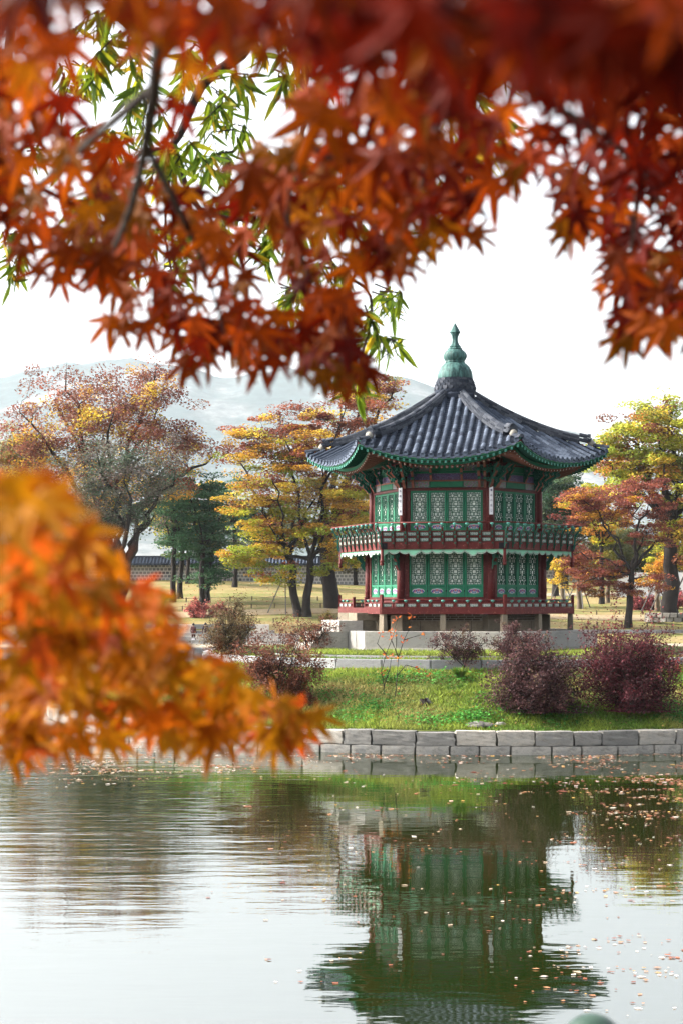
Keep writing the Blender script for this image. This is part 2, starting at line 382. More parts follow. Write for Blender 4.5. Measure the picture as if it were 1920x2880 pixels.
PROF = [(130, -1.0), (130.05, 0.62), (139, 0.75), (143, 1.2), (150, 2.05), (165, 3.4), (185, 5.0), (200, 6.3), (260, 9), (400, 12), (900, 22), (1500, 36), (6780, 40)]
def gz(d, x=0.0):
    for (a, za), (b, zb) in zip(PROF, PROF[1:]):
        if d <= b:
            z = za + (zb - za) * (d - a) / (b - a); break
    else: z = PROF[-1][1]
    if d > 141: z += 0.35 * math.sin(x * 0.11 + d * 0.05) * min(1, (d - 141) / 12) * (1 if d < 230 else 0.4)
    return z
def grid_mesh(name, xs, ys, fz, mat):
    vs = np.array([(x, y, fz(y, x)) for y in ys for x in xs]); nx = len(xs)
    i, j = np.meshgrid(np.arange(len(ys) - 1), np.arange(nx - 1), indexing='ij')
    a = (i * nx + j).ravel(); return np_mesh(name, vs, np.stack([a, a + 1, a + 1 + nx, a + nx], 1), mat, None, True)
xs = sorted(set([-4600, -2200, -1500, -800, -400] + list(range(-200, 201, 4)) + [400, 800, 1500, 2200, 4600]))
ys = [130, 130.05, 133, 136, 139, 141, 143, 146, 150, 154, 158, 162, 166, 170, 175, 180, 185, 190, 195, 200, 215, 235, 260, 300, 400, 600, 900, 1500, 2400, 3600, 6780]
tag(inst('ground', grid_mesh('ground', xs, ys, gz, M['lawn'])), kind='structure')
# near bank under the photographer
mb = MB(); mb.box((0, -10, 1.3), (60, 30, 2.68)); tag(mb.build('near_bank', M['bank']), kind='structure')
# paths over the far lawn
def strip(name, pts, w, mat, lift=0.03):
    mb = MB(); vs = []
    for (x, d) in pts: vs += [(x, d - w / 2, gz(d - w / 2, x) + lift), (x, d + w / 2, gz(d + w / 2, x) + lift)]
    mb.add(vs, [(2 * i, 2 * i + 2, 2 * i + 3, 2 * i + 1) for i in range(len(pts) - 1)])
    return tag(mb.build(name, mat, smooth=True), kind='structure')
strip('shore_path', [(x, 135) for x in range(-60, 61, 4)], 7.5, M['sand'])
strip('garden_path', [(x, 187 - 0.28 * (x - 20) + 0.004 * (x - 20) ** 2) for x in range(14, 61, 2)], 3.2, M['sand'], 0.06)
strip('lawn_path', [(x, 160 + 0.6 * math.sin(x * 0.1)) for x in range(-60, 62, 3)], 5.0, ground_mat('bare_path', (0.50, 0.40, 0.26), (0.44, 0.34, 0.20), 0.3), 0.045)

# island: round, grassed bank, level top
IC = Vector((4.6, 61.0)); IR = 14.9
def island_z(r):
    pr = [(0, 2.66), (8.4, 2.56), (8.55, 2.44), (9.3, 2.36), (9.5, 2.16), (12.0, 1.46), (13.9, 0.80), (14.55, 0.64), (IR - 0.05, 0.62)]
    for (a, za), (b, zb) in zip(pr, pr[1:]):
        if r <= b: return za + (zb - za) * (r - a) / (b - a)
    return 0.62
def island_surf(x, y):
    r = math.hypot(x - IC.x, y - IC.y); z = island_z(r)
    if r > 9.5: z += 0.10 * mnoise.noise(Vector((x * 0.5, y * 0.5, 3))) + 0.04 * mnoise.noise(Vector((x * 2, y * 2, 1)))
    return z
vs = []; fs = []; nr, na = 46, 180
for i in range(nr):
    r = 0.3 + (IR - 0.35 - 0.3) * i / (nr - 1)
    for k in range(na):
        a = 2 * math.pi * k / na; x, y = IC.x + r * math.cos(a), IC.y + r * math.sin(a); vs.append((x, y, island_surf(x, y)))
for i in range(nr - 1):
    for k in range(na):
        k2 = (k + 1) % na; fs.append((i * na + k, (i + 1) * na + k, (i + 1) * na + k2, i * na + k2))
fs.append(tuple(range(na - 1, -1, -1)))
mb = MB(); mb.add(vs, fs); tag(mb.build('island_ground', M['island_grass'], smooth=True), kind='structure')

# stones with worn edges, shared meshes
def stone_meshes(n, mat, jit, bev, seed):
    out = []; rr = random.Random(seed)
    for i in range(n):
        bm = bmesh.new(); bmesh.ops.create_cube(bm, size=1.0)
        for v in bm.verts: v.co += Vector((rr.uniform(-1, 1), rr.uniform(-1, 1), rr.uniform(-1, 1))) * jit
        bmesh.ops.bevel(bm, geom=bm.edges[:], offset=bev, segments=1, affect='EDGES')
        me = bpy.data.meshes.new('stone'); bm.to_mesh(me); bm.free(); me.materials.append(mat); out.append(me)
    return out
def rough_stone_meshes(n, mat, amp, seed, edge=0.05, cuts=5):
    """hewn block: rounded arrises and an uneven face"""
    out = []
    for i in range(n):
        bm = bmesh.new(); bmesh.ops.create_cube(bm, size=1.0); bmesh.ops.subdivide_edges(bm, edges=bm.edges[:], cuts=cuts, use_grid_fill=True)
        for v in bm.verts:
            c = v.co.copy(); k = sum(1 for q in c if abs(q) > 0.499)
            if k >= 2: v.co *= 1 - edge * (0.6 + 0.6 * mnoise.noise(c * 5 + Vector((seed + i * 7, 0, 0))))
            v.co += c.normalized() * amp * mnoise.fractal(c * 3.1 + Vector((seed * 3 + i * 11, 5, 0)), 0.8, 2.1, 4)
        me = bpy.data.meshes.new('stone'); bm.to_mesh(me); bm.free(); me.materials.append(mat); out.append(me)
    return out
ST_TOP = rough_stone_meshes(8, M['granite_wall'], 0.05, 1); ST_LOW = rough_stone_meshes(5, M['granite_wet'], 0.035, 2)
def wet_band(mat):
    """algae and damp just above the pond level, lowest part of the lower course"""
    nt = mat.node_tree; bs = [n for n in nt.nodes if n.type == 'BSDF_PRINCIPLED'][0]; src = bs.inputs['Base Color'].links[0].from_socket
    tc = N(nt, 'TexCoord'); sp = N(nt, 'SeparateXYZ'); nt.links.new(tc.outputs['Object'], sp.inputs[0]); ns = tnoise(nt, 2.5, 4, 0.7)
    ad = N(nt, 'Math', operation='MULTIPLY_ADD'); nt.links.new(ns, ad.inputs[0]); ad.inputs[1].default_value = 0.5; nt.links.new(sp.outputs[2], ad.inputs[2])
    f = ramp(nt, ad.outputs[0], [(0.08, 1.0), (0.26, 0.0)]); nt.links.new(mixc(nt, f, src, (0.022, 0.026, 0.014)), bs.inputs['Base Color'])
wet_band(M['granite_wet'])
wall = empty('island_retaining_wall', (IC.x, IC.y, -0.4), 0, 'two-course granite block wall around the round island at the waterline', 'stone wall')
for row, (z0, z1, rad, pool) in enumerate(((0.315, 0.70, IR, ST_TOP), (-0.30, 0.305, IR + 0.08, ST_LOW))):
    a = 0.2 * row
    while a < 2 * math.pi + 0.2 * row - 0.02:
        w = rnd.uniform(0.75, 1.35) if row == 0 else rnd.uniform(0.8, 1.15)
        da = w / rad; a2 = min(a + da, 2 * math.pi + 0.2 * row)
        am = (a + a2) / 2; ww = (a2 - a) * rad
        hz = z1 - z0 + (rnd.uniform(-0.03, 0.03) if row == 0 else 0)
        o = inst('stone', rnd.choice(pool), wall, ((rad - 0.22) * math.cos(am), (rad - 0.22) * math.sin(am), z0 + hz / 2 + 0.4), am + math.pi / 2, (max(0.1, ww - 0.03), 0.45 + rnd.uniform(-0.03, 0.05), hz))
        a = a2
ST_KERB = stone_meshes(4, M['granite_grey'], 0.006, 0.02, 3)
for nm, rad, z0, z1, lab in (('outer_kerb', 9.35, 2.14, 2.45, 'pale granite kerb ring at the top of the grass bank'), ('inner_kerb', 8.5, 2.40, 2.53, 'thin grey kerb ring on the lawn just behind the pale one')):
    k_ = empty('kerb_ring', (IC.x, IC.y, z0), 0, lab, 'kerb')
    n = int(2 * math.pi * rad / 1.5)
    for i in range(n):
        am = 2 * math.pi * (i + 0.5) / n
        inst('kerb_stone', rnd.choice(ST_KERB), k_, (rad * math.cos(am), rad * math.sin(am), (z1 - z0) / 2), am + math.pi / 2, (2 * math.pi * rad / n - 0.012, 0.30 if z0 < 2.3 else 0.14, z1 - z0))
# far shore wall
fw = empty('far_shore_wall', (0, 129.6, 0), 0, 'low granite retaining wall along the far shore of the pond', 'stone wall')
x = -40.0
while x < 34:
    w = rnd.uniform(1.2, 2.2); inst('stone', rnd.choice(ST_KERB), fw, (x + w / 2, 0, 0.2), 0, (w - 0.04, 0.7, 0.95)); x += w

# mountain behind the palace, faded by the air
RIDGE = [(-2600, 1500), (-1200, 1240), (-600, 1130), (0, 1058), (185, 1020), (370, 1000), (480, 1012), (600, 1046), (670, 1052), (785, 1040), (900, 1036), (1040, 1046), (1140, 1058), (1206, 1084), (1290, 1122), (1500, 1196), (1690, 1236), (1900, 1290), (2400, 1400), (3600, 1600)]
MD = 5200.0
def ridge_h(x):
    px_ = x / MD * FPX + X0
    for (a, ya), (b, yb) in zip(RIDGE, RIDGE[1:]):
        if a <= px_ <= b: return (Y0 - (ya + (yb - ya) * (px_ - a) / (b - a))) * MD / FPX
    return 20.0
def mount_z(y, x):
    h = ridge_h(x); t = (y - 3000) / (MD - 3000)
    f = max(0.0, min(1.0, t)) ** 1.35 if t <= 1 else max(0.0, 1 - (t - 1) * 1.2)
    nz = mnoise.fractal(Vector((x * 0.003, y * 0.002, 0)), 0.9, 2.1, 6) * 115 * f * (1 - min(1, max(0, t)) * 0.82)
    return 36 * (1 - f) + 4 * f + h * f + nz + mnoise.noise(Vector((x * 0.015, y * 0.015, 2))) * 8 * f
def mountain_mat():
    m, nt, out = node_mat('mountain_rock')
    b = N(nt, 'BsdfPrincipled'); nt.links.new(b.outputs[0], out.inputs[0]); b.inputs['Roughness'].default_value = 1; b.inputs['Specular IOR Level'].default_value = 0
    n1 = tnoise(nt, 0.004, 6, 0.65); n2 = tnoise(nt, 0.03, 5, 0.7)
    col = ramp(nt, n1, [(0.44, (0.035, 0.05, 0.05)), (0.52, (0.055, 0.065, 0.065)), (0.64, (0.15, 0.15, 0.15))])
    col = mixc(nt, 0.5, col, ramp(nt, n2, [(0.35, (0.3, 0.3, 0.3)), (0.65, (1.3, 1.3, 1.3))]), 'MULTIPLY')
    nt.links.new(col, b.inputs['Base Color']); return m
tag(inst('mountain', grid_mesh('mountain', np.linspace(-3900, 3100, 280), np.linspace(3000, 6700, 80), mount_z, mountain_mat())), kind='structure')
# the hazy air
hz_m, nt, out = node_mat('hazy_air')
pv = N(nt, 'VolumePrincipled'); pv.inputs['Color'].default_value = (0.79, 0.90, 1.0, 1); pv.inputs['Density'].default_value = 0.000047; pv.inputs['Anisotropy'].default_value = 0.2
nt.links.new(pv.outputs[0], out.inputs['Volume'])
mb = MB(); mb.box((0, 3300, 424), (9400, 7000, 853)); tag(mb.build('haze', hz_m), 'thin pale autumn haze in the air', None, None, 'stuff')
# ------------------------------------------------------------------ the pavilion
PC = Vector((3.98, 60.0)); PHI = -10.3
ZP0, ZP1 = 2.60, 3.23                    # platform foot and top
ALPHA = [R(PHI + 60 * k) for k in (0, 1, -1, 2, -2, 3)]   # front, right, left, then the back faces
C30, T30 = math.cos(R(30)), math.tan(R(30))
SQ = stone_meshes(4, M['granite'], 0.004, 0.012, 5); SQT = stone_meshes(4, M['granite_tan'], 0.006, 0.015, 6)

plat = empty('stone_platform', (PC.x, PC.y, ZP0), 0, 'pale granite hexagonal platform under the pavilion', 'platform')
pr_ = 4.95; ap = pr_ * C30
mb = MB(); mb.extrude([((pr_ - 0.3) * math.sin(a + R(30)), -(pr_ - 0.3) * math.cos(a + R(30))) for a in [R(PHI + 60 * k) for k in range(6)]], lambda p, q, d: (p, q, d), 0.02, ZP1 - ZP0 - 0.012)
mb.build('core', M['granite_tan'], plat)
for a in ALPHA:
    cuts = [-0.5, -0.29, -0.02, 0.2, 0.5] if a == ALPHA[0] else [-0.5, -0.2, 0.12, 0.33, 0.5]
    for c0, c1 in zip(cuts, cuts[1:]):
        x0, x1 = c0 * pr_, c1 * pr_; w = x1 - x0 - 0.022; xm = (x0 + x1) / 2; y = -(ap - 0.2)
        inst('block', rnd.choice(SQ), plat, (xm * math.cos(a) - y * math.sin(a), xm * math.sin(a) + y * math.cos(a), 0.09 + 0.27), a, (w, 0.42, 0.545))
    xm, y = 0, -(ap - 0.17)
    inst('plinth', SQ[0], plat, (-y * math.sin(a), y * math.cos(a), 0.03), a, (pr_ + 0.02, 0.44, 0.12))

pav = empty('pavilion', (PC.x, PC.y, ZP1), 0, 'two-storey hexagonal wooden pavilion with grey tiled roof and green doors', 'pavilion')
B = ZP1                                  # local z = world z - B
def loc(a, x, y, z=0.0): return (x * math.cos(a) - y * math.sin(a), x * math.sin(a) + y * math.cos(a), z)
def six(name, mb_or_mesh, mats=None, faces=range(6), parent=None, z=0.0, smooth=False):
    me = mb_or_mesh.mesh(name, mats, smooth) if isinstance(mb_or_mesh, MB) else mb_or_mesh
    return [inst(name, me, parent or pav, (0, 0, z), ALPHA[k]) for k in faces]
RL, RU, RB, RH = 3.06, 2.92, 4.12, 4.36
APL, APU, APB, APH = RL * C30, RU * C30, RB * C30, RH * C30
# stone posts and foundation under the floor
pm = MB()
pm.add([(-.10, -.10, 0), (.10, -.10, 0), (.10, .10, 0), (-.10, .10, 0), (-.085, -.085, .6), (.085, -.085, .6), (.085, .085, .6), (-.085, .085, .6)],
       [(3, 2, 1, 0), (4, 5, 6, 7), (0, 1, 5, 4), (1, 2, 6, 5), (2, 3, 7, 6), (3, 0, 4, 7)])
pme = pm.mesh('stone_post', M['granite_tan'])
for a in ALPHA:
    inst('stone_post', pme, pav, loc(a, 0, -(APB - 0.08)), a)
    inst('stone_post', pme, pav, loc(a, RB / 2 - 0.05, -(APB - 0.09)), a + R(30))
    inst('foundation_pier', SQT[1], pav, loc(a, RL / 2, -APL, 0.26), a + R(30), (0.5, 0.5, 0.56))
fb = MB(); w = RL - 0.5
fb.box((0, -APL + 0.1, 0.16), (w, 0.16, 0.36), 0)
for i, x in enumerate((-0.34, 0.33)): fb.box((x * w, -APL + 0.017, 0.16), (0.012, 0.01, 0.34), 2)
fb.box((0, -APL + 0.1, 0.46), (w, 0.12, 0.24), 3)
for r_ in range(3):
    nb = 9
    for i in range(nb): fb.box((-w / 2 + (i + 0.5 + (0.25 if r_ % 2 else 0)) * w / (nb + 0.5), -APL + 0.032, 0.385 + r_ * 0.075), (w / (nb + 0.5) - 0.03, 0.02, 0.05), 1)
six('foundation_wall', fb, [M['granite_tan'], M['wood_old'], M['ink'], M['mortar']])
# floor deck and rim beam
dk = MB(); hexp = [(math.sin(R(PHI + 30 + 60 * k)), -math.cos(R(PHI + 30 + 60 * k))) for k in range(6)]
dk.extrude([(x * (RB - 0.1), y * (RB - 0.1)) for x, y in hexp], lambda p, q, d: (p, q, d), 0.62, 0.76)
dk.build('floor_deck', M['maroon'], pav)
dk = MB(); dk.extrude([(x * (RB - 0.12), y * (RB - 0.12)) for x, y in hexp], lambda p, q, d: (p, q, d), 2.80, 2.92)
dk.build('balcony_deck', M['maroon'], pav)
dk = MB(); dk.extrude([(x * (RU - 0.12), y * (RU - 0.12)) for x, y in hexp], lambda p, q, d: (p, q, d), 0.8, 5.7); dk.build('inner_wall', M['ink'], pav)
# --- lower railing
def lotus_mesh():
    mb = MB(); mb.lathe([(0.012, 0), (0.025, 0.02), (0.055, 0.045), (0.066, 0.07), (0.05, 0.088), (0.02, 0.092)], 10); return mb.mesh('lotus_bud', M['cyan'], True)
LOTUS = lotus_mesh()
pnl = MB(); pnl.box((0, 0, 0), (0.27, 0.02, 0.115), 0); pnl.box((0, -0.013, 0.053), (0.27, 0.01, 0.01), 1); pnl.box((0, -0.013, -0.053), (0.27, 0.01, 0.01), 1)
pnl.box((-0.13, -0.013, 0), (0.01, 0.01, 0.096), 1); pnl.box((0.13, -0.013, 0), (0.01, 0.01, 0.096), 1)
PANEL = pnl.mesh('painted_panel', [M['print_rail'], M['scroll']])
FR = RB - 0.02
def rail_mesh(gap=None):
    mb = MB(); y = -(APB - 0.02); L = RB
    mb.box((0, y, 0.675), (L, 0.12, 0.205), 0)          # rim beam
    segs = [(-L / 2, L / 2)] if gap is None else [(-L / 2, gap[0]), (gap[1], L / 2)]
    for a_, b_ in segs:
        mb.box(((a_ + b_) / 2, y, 0.80), (b_ - a_, 0.07, 0.035), 0)
        mb.box(((a_ + b_) / 2, y, 0.935), (b_ - a_, 0.07, 0.04), 0)
        mb.tube([(a_, y, 1.045), (b_, y, 1.045)], 0.024, 8, 0)
    if gap:
        for g in gap: mb.box((g, y, 0.93), (0.085, 0.09, 0.42), 0)
    n = 10
    for i in range(n + 1):
        x = -L / 2 + L * i / n
        if gap and gap[0] < x < gap[1]: continue
        if 0 < i < n: mb.box((x, y, 0.867), (0.055, 0.058, 0.10), 0)
    return mb
six('lower_railing', rail_mesh(), M['maroon_rail'], [0, 1, 3, 4, 5])
six('lower_railing', rail_mesh((-0.62, 0.55)), M['maroon_rail'], [2])
for k, a in enumerate(ALPHA):
    o = pav.children
    for i in range(10):
        x = -RB / 2 + RB * (i + 0.5) / 10
        if k == 2 and -0.7 < x < 0.65: continue
        inst('painted_panel', PANEL, pav, loc(a, x, -(APB - 0.01), 0.868), a)
        if i: inst('lotus_bud', LOTUS, pav, loc(a, -RB / 2 + RB * i / 10, -(APB - 0.02), 0.953), a)
    mbp = MB()
cpm = MB(); cpm.box((0, 0, 0.885), (0.10, 0.10, 0.64), 0); cpm.box((0, 0, 1.215), (0.075, 0.075, 0.02), 0); cme = cpm.mesh('corner_post', M['maroon_rail'])
for a in ALPHA: inst('corner_post', cme, pav, loc(a, RB / 2 - 0.012, -(APB - 0.02)), a + R(30))
# --- columns
cm = MB(); cm.lathe([(0.135, 0.5), (0.13, 3.0)], 14); cm.lathe([(0.128, 2.9), (0.122, 5.1)], 14); colme = cm.mesh('column', M['maroon'], True)
for a in ALPHA:
    c1 = MB(); c1.lathe([(0.140, 0.55), (0.135, 2.86)], 14)
    inst('lower_column', c1.mesh('lower_column', M['maroon'], True) if a == ALPHA[0] else bpy.data.meshes['lower_column'], pav, loc(a, RL / 2, -APL), a)
    c2 = MB(); c2.lathe([(0.130, 2.86), (0.125, 5.55)], 14)
    inst('upper_column', c2.mesh('upper_column', M['maroon'], True) if a == ALPHA[0] else bpy.data.meshes['upper_column'], pav, loc(a, RU / 2, -APU), a)
# --- doors
PANES = [(145,168,220,312),(188,255,220,250),(278,348,220,250),(375,395,220,312),(188,212,280,310),(232,302,278,362),(328,352,280,310),(145,212,338,370),(328,442,338,370),
 (145,168,395,545),(192,262,398,430),(288,350,392,485),(372,398,395,425),(372,398,450,480),(192,214,455,545),(192,262,455,480),(235,255,512,540),(332,438,508,540),(285,305,512,600),(240,305,570,600),(332,438,565,655),
 (145,168,568,595),(145,168,625,655),(192,214,568,655),(238,305,625,655),(145,168,685,715),(192,214,685,715),(240,350,682,718),(374,396,685,715)]
def lattice_mesh(w, h):
    rects = set()
    for x0, x1, y0, y1 in PANES:
        for fx in (0, 1):
            for fy in (0, 1):
                a0, a1 = (770 - x1, 770 - x0) if fx else (x0, x1); b0, b1 = (1400 - y1, 1400 - y0) if fy else (y0, y1)
                rects.add((a0 - 2, a1 + 2, b0 - 2, b1 + 2))
    X = sorted({133, 637} | {v for r_ in rects for v in r_[:2]}); Y = sorted({208, 1192} | {v for r_ in rects for v in r_[2:]})
    opn = [[any(r_[0] <= (X[i] + X[i + 1]) / 2 <= r_[1] and r_[2] <= (Y[j] + Y[j + 1]) / 2 <= r_[3] for r_ in rects) for j in range(len(Y) - 1)] for i in range(len(X) - 1)]
    mb = MB(); fx = lambda v: (v - 385) / 504 * w; fz = lambda v: (700 - v) / 984 * h
    for i in range(len(X) - 1):
        j = 0
        while j < len(Y) - 1:
            if opn[i][j]: j += 1; continue
            j2 = j
            while j2 < len(Y) - 1 and not opn[i][j2]: j2 += 1
            x0, x1, z0, z1 = fx(X[i]), fx(X[i + 1]), fz(Y[j2]), fz(Y[j])
            mb.add([(x0, 0, z0), (x1, 0, z0), (x1, 0, z1), (x0, 0, z1)], [(0, 1, 2, 3)])
            if j > 0: mb.add([(x0, 0, z1), (x1, 0, z1), (x1, .024, z1), (x0, .024, z1)], [(0, 1, 2, 3)])
            if j2 < len(Y) - 1: mb.add([(x0, 0, z0), (x0, .024, z0), (x1, .024, z0), (x1, 0, z0)], [(0, 1, 2, 3)])
            for jj in range(j, j2):
                za, zb = fz(Y[jj + 1]), fz(Y[jj])
                if i > 0 and opn[i - 1][jj]: mb.add([(x0, 0, za), (x0, 0, zb), (x0, .024, zb), (x0, .024, za)], [(0, 1, 2, 3)])
                if i < len(X) - 2 and opn[i + 1][jj]: mb.add([(x1, 0, za), (x1, .024, za), (x1, .024, zb), (x1, 0, zb)], [(0, 1, 2, 3)])
            j = j2
    return mb.mesh('lattice', M['lattice'])
DW, DH = 0.62, 1.42
LAT = lattice_mesh(0.49, 0.97)
fm = MB()
fm.box((-DW / 2 + 0.032, 0, 0), (0.056, 0.05, DH)); fm.box((DW / 2 - 0.032, 0, 0), (0.056, 0.05, DH))
for z, t in ((DH / 2 - 0.032, 0.064), (DH / 2 - 1.066, 0.06), (-DH / 2 + 0.03, 0.06)): fm.box((0, 0.002, z), (DW - 0.12, 0.046, t))
DFRAME = fm.mesh('frame', M['green'])
pp = MB(); pp.box((0, 0.026, 0), (0.5, 0.012, 0.98)); PAPER = pp.mesh('paper', M['paper'])
dp = MB(); dp.box((0, 0.008, 0), (0.50, 0.012, 0.27)); DPANEL = dp.mesh('lower_panel', M['green'])
def flower_mesh():
    mb = MB()
    def disc(cx, cz, rx, rz, y, mat, n=14, lob=0, lf=6):
        vs = [(cx + rx * (1 + lob * math.cos(lf * t)) * math.cos(t), y, cz + rz * (1 + lob * math.cos(lf * t)) * math.sin(t)) for t in [2 * math.pi * k / n for k in range(n)]]
        mb.add(vs + [(v[0], 0.004, v[2]) for v in vs], [tuple(range(n))] + [(i, n + i, n + (i + 1) % n, (i + 1) % n) for i in range(n)], mat)
    disc(0, 0, 0.205, 0.082, -0.002, 0, 36, 0.06, 8)
    disc(0, 0, 0.193, 0.072, -0.004, 1, 36, 0.06, 8)
    for sx in (-1, 1):
        disc(sx * 0.125, 0.0, 0.05, 0.05, -0.006, 2); disc(sx * 0.135, 0.012, 0.024, 0.02, -0.008, 4); disc(sx * 0.165, -0.02, 0.022, 0.03, -0.007, 3)
        disc(sx * 0.035, -0.045, 0.028, 0.024, -0.007, 4); disc(sx * 0.07, 0.012, 0.024, 0.03, -0.006, 3); disc(sx * 0.03, 0.035, 0.03, 0.026, -0.007, 2); disc(sx * 0.085, -0.04, 0.02, 0.016, -0.007, 0)
        disc(sx * 0.03, -0.04, 0.012, 0.012, -0.009, 1)
    disc(0, 0.02, 0.038, 0.036, -0.008, 2); disc(0, 0.03, 0.014, 0.014, -0.010, 5)
    return mb.mesh('painted_flower', [M['white_line'], M['sky_paint'], M['pink'], M['blue'], M['blue'], M['salmon']])
FLOWER = flower_mesh()
hg = MB()
for sx in (-1, 1):
    for z in (0.42, -0.52): hg.box((sx * (DW / 2 - 0.004), -0.028, z), (0.03, 0.012, 0.055))
HINGE = hg.mesh('hinges', M['iron'])
def door(a, i, z0, z1, apo, pitch):
    s = (z1 - z0) / DH; x = (i - 1.5) * pitch
    d = inst('door', DFRAME, pav, loc(a, x, -apo, (z0 + z1) / 2 - B), a, (pitch / DW * 0.985, 1, s))
    inst('lattice', LAT, d, (0, -0.005, DH / 2 - 0.064 - 0.486)); inst('paper', PAPER, d, (0, 0, DH / 2 - 0.064 - 0.486))
    inst('lower_panel', DPANEL, d, (0, 0, -DH / 2 + 0.185)); inst('painted_flower', FLOWER, d, (0, -0.002, -DH / 2 + 0.185))
    if i in (0, 2): inst('hinges', HINGE, d, (0, 0, 0))
for a in ALPHA:
    for i in range(4):
        door(a, i, 4.37, 5.92, APL - 0.02, 0.626); door(a, i, 6.56, 7.96, APU - 0.02, 0.612)
jm = MB()
for apo, r_, hw, z0, z1 in ((APL, RL, 1.255, 4.0, 5.92), (APU, RU, 1.228, 6.15, 7.96)):
    y = -(apo - 0.035)
    for s in (-1, 1):
        x0, x1 = hw, r_ / 2 - 0.06; jm.box((s * (x0 + x1) / 2, y, (z0 + z1) / 2 - B), (x1 - x0, 0.13, z1 - z0))
    jm.box((0, y, (z0 + (4.368 if z0 < 5 else 6.557)) / 2 - B), (2 * hw, 0.15, (4.368 if z0 < 5 else 6.557) - z0))
    jm.box((0, y, z1 + 0.047 - B), (r_ - 0.1, 0.16, 0.085))
six('door_frame', jm, M['maroon'])
# --- balcony band
FZ = lambda z: z - B
bl = MB(); y = -(APB - 0.05)
bl.box((0, y, FZ(6.065)), (RB, 0.12, 0.235), 0)
bl.box((0, y, FZ(6.265)), (RB, 0.09, 0.165), 0); bl.box((0, y, FZ(6.435)), (RB, 0.09, 0.17), 0); bl.box((0, y - 0.004, FZ(6.545)), (RB + 0.02, 0.11, 0.05), 0)
bl.box((0, y - 0.008, FZ(6.355)), (RB, 0.10, 0.03), 0)
six('balcony_skirt', bl, M['maroon_rail'])
dr = MB(); dr.box((0, 0, 0), (0.20, 0.13, 0.2), 0); drm = dr.mesh('black_corner_plate', M['ink'])
def fringe():
    mb = MB(); n = 264; W = RB - 0.14; y = -(APB - 0.05) - 0.012; top = FZ(5.945)
    def dep(t):
        d = 0.055 + 0.095 * abs(math.sin(math.pi * (t * 11 + 0.5))) ** 0.7
        for c in (0.25, 0.75): d = max(d, 0.255 - abs(t - c) * 3.4 - 0.02 * math.cos(abs(t - c) * 150))
        e = min(t, 1 - t)
        if e < 0.035: d = max(d, 0.22 - e * 3.0)
        return d
    P_ = [(-W / 2 + W * i / n, dep(i / n)) for i in range(n + 1)]
    def band(o0, o1, yy, mat):
        vs = []; 
        for x, d in P_: vs += [(x, yy, top if o0 is None else top - max(0.004, d - o0)), (x, yy, top - max(0.002, d - o1))]
        mb.add(vs, [(2 * i + 1, 2 * i + 3, 2 * i + 2, 2 * i) for i in range(n)], mat)
    band(None, 0.0, y, 0); band(0.016, 0.0, y - 0.003, 1); band(0.036, 0.024, y - 0.003, 2); band(0.046, 0.036, y - 0.004, 1)
    mb.add([(-W / 2, y + 0.03, top), (W / 2, y + 0.03, top), (W / 2, y + 0.03, top - 0.05), (-W / 2, y + 0.03, top - 0.05)], [(0, 1, 2, 3)], 0)
    return mb
six('scalloped_fringe', fringe(), [M['fringe'], M['white_line'], M['dark_line']])
# hand rail, balusters
hr = MB(); hr.tube([(-RH / 2 - 0.03, -APH, FZ(6.83)), (RH / 2 + 0.03, -APH, FZ(6.83))], 0.026, 8); six('hand_rail', hr, M['maroon_rail'], smooth=True)
def curl(cx, cz, r0, turns, a0, sgn, n=18):
    return [(cx + r0 * (1 - 0.75 * i / n) * math.cos(a0 + sgn * turns * 2 * math.pi * i / n), cz + r0 * (1 - 0.75 * i / n) * math.sin(a0 + sgn * turns * 2 * math.pi * i / n)) for i in range(n + 1)]
def ribbon(mb, pts, w0, w1, half, mat, mat_edge, fn):
    """flat curved piece of wood: pts in the (outward, up) plane, widths w0 -> w1"""
    n = len(pts); L, Rr = [], []
    for i, (p, q) in enumerate(pts):
        a, b = pts[max(i - 1, 0)], pts[min(i + 1, n - 1)]
        tx, tz = b[0] - a[0], b[1] - a[1]; l = math.hypot(tx, tz) or 1
        w = (w0 + (w1 - w0) * i / (n - 1)) / 2
        L.append((p - tz / l * w, q + tx / l * w)); Rr.append((p + tz / l * w, q - tx / l * w))
    for i in range(n - 1):
        quad = [L[i], L[i + 1], Rr[i + 1], Rr[i]]
        f = [fn(*c, -half) for c in quad] + [fn(*c, half) for c in quad]
        mb.add(f, [(0, 1, 2, 3), (7, 6, 5, 4)], mat); mb.add(f, [(0, 4, 5, 1), (3, 2, 6, 7)], mat_edge)
def baluster_mesh():
    mb = MB(); fn = lambda p, q, d: (d, -p, q)
    S = [(0.0, 0.0), (0.035, 0.09), (0.03, 0.2), (0.05, 0.30), (0.045, 0.42), (0.09, 0.54), (0.17, 0.66), (0.20, 0.76), (0.215, 0.83)]
    ribbon(mb, S, 0.06, 0.035, 0.027, 0, 1, fn)
    for cx, cz, r_, a0, sg in ((0.075, 0.17, 0.024, math.pi, 1), (0.10, 0.36, 0.055, math.pi, -1), (0.14, 0.52, 0.065, math.pi * 0.8, 1), (0.02, 0.56, 0.05, 0, -1), (0.235, 0.70, 0.035, math.pi, -1)):
        ribbon(mb, curl(cx, cz, r_, 1.1, a0, sg), 0.022, 0.012, 0.02, 0, 0, fn)
    ribbon(mb, [(0.0, 0.05), (-0.02, 0.02), (0.02, -0.02)], 0.05, 0.03, 0.028, 1, 1, fn)
    return mb.mesh('baluster', [M['scroll'], M['maroon_rail']])
BAL = baluster_mesh()
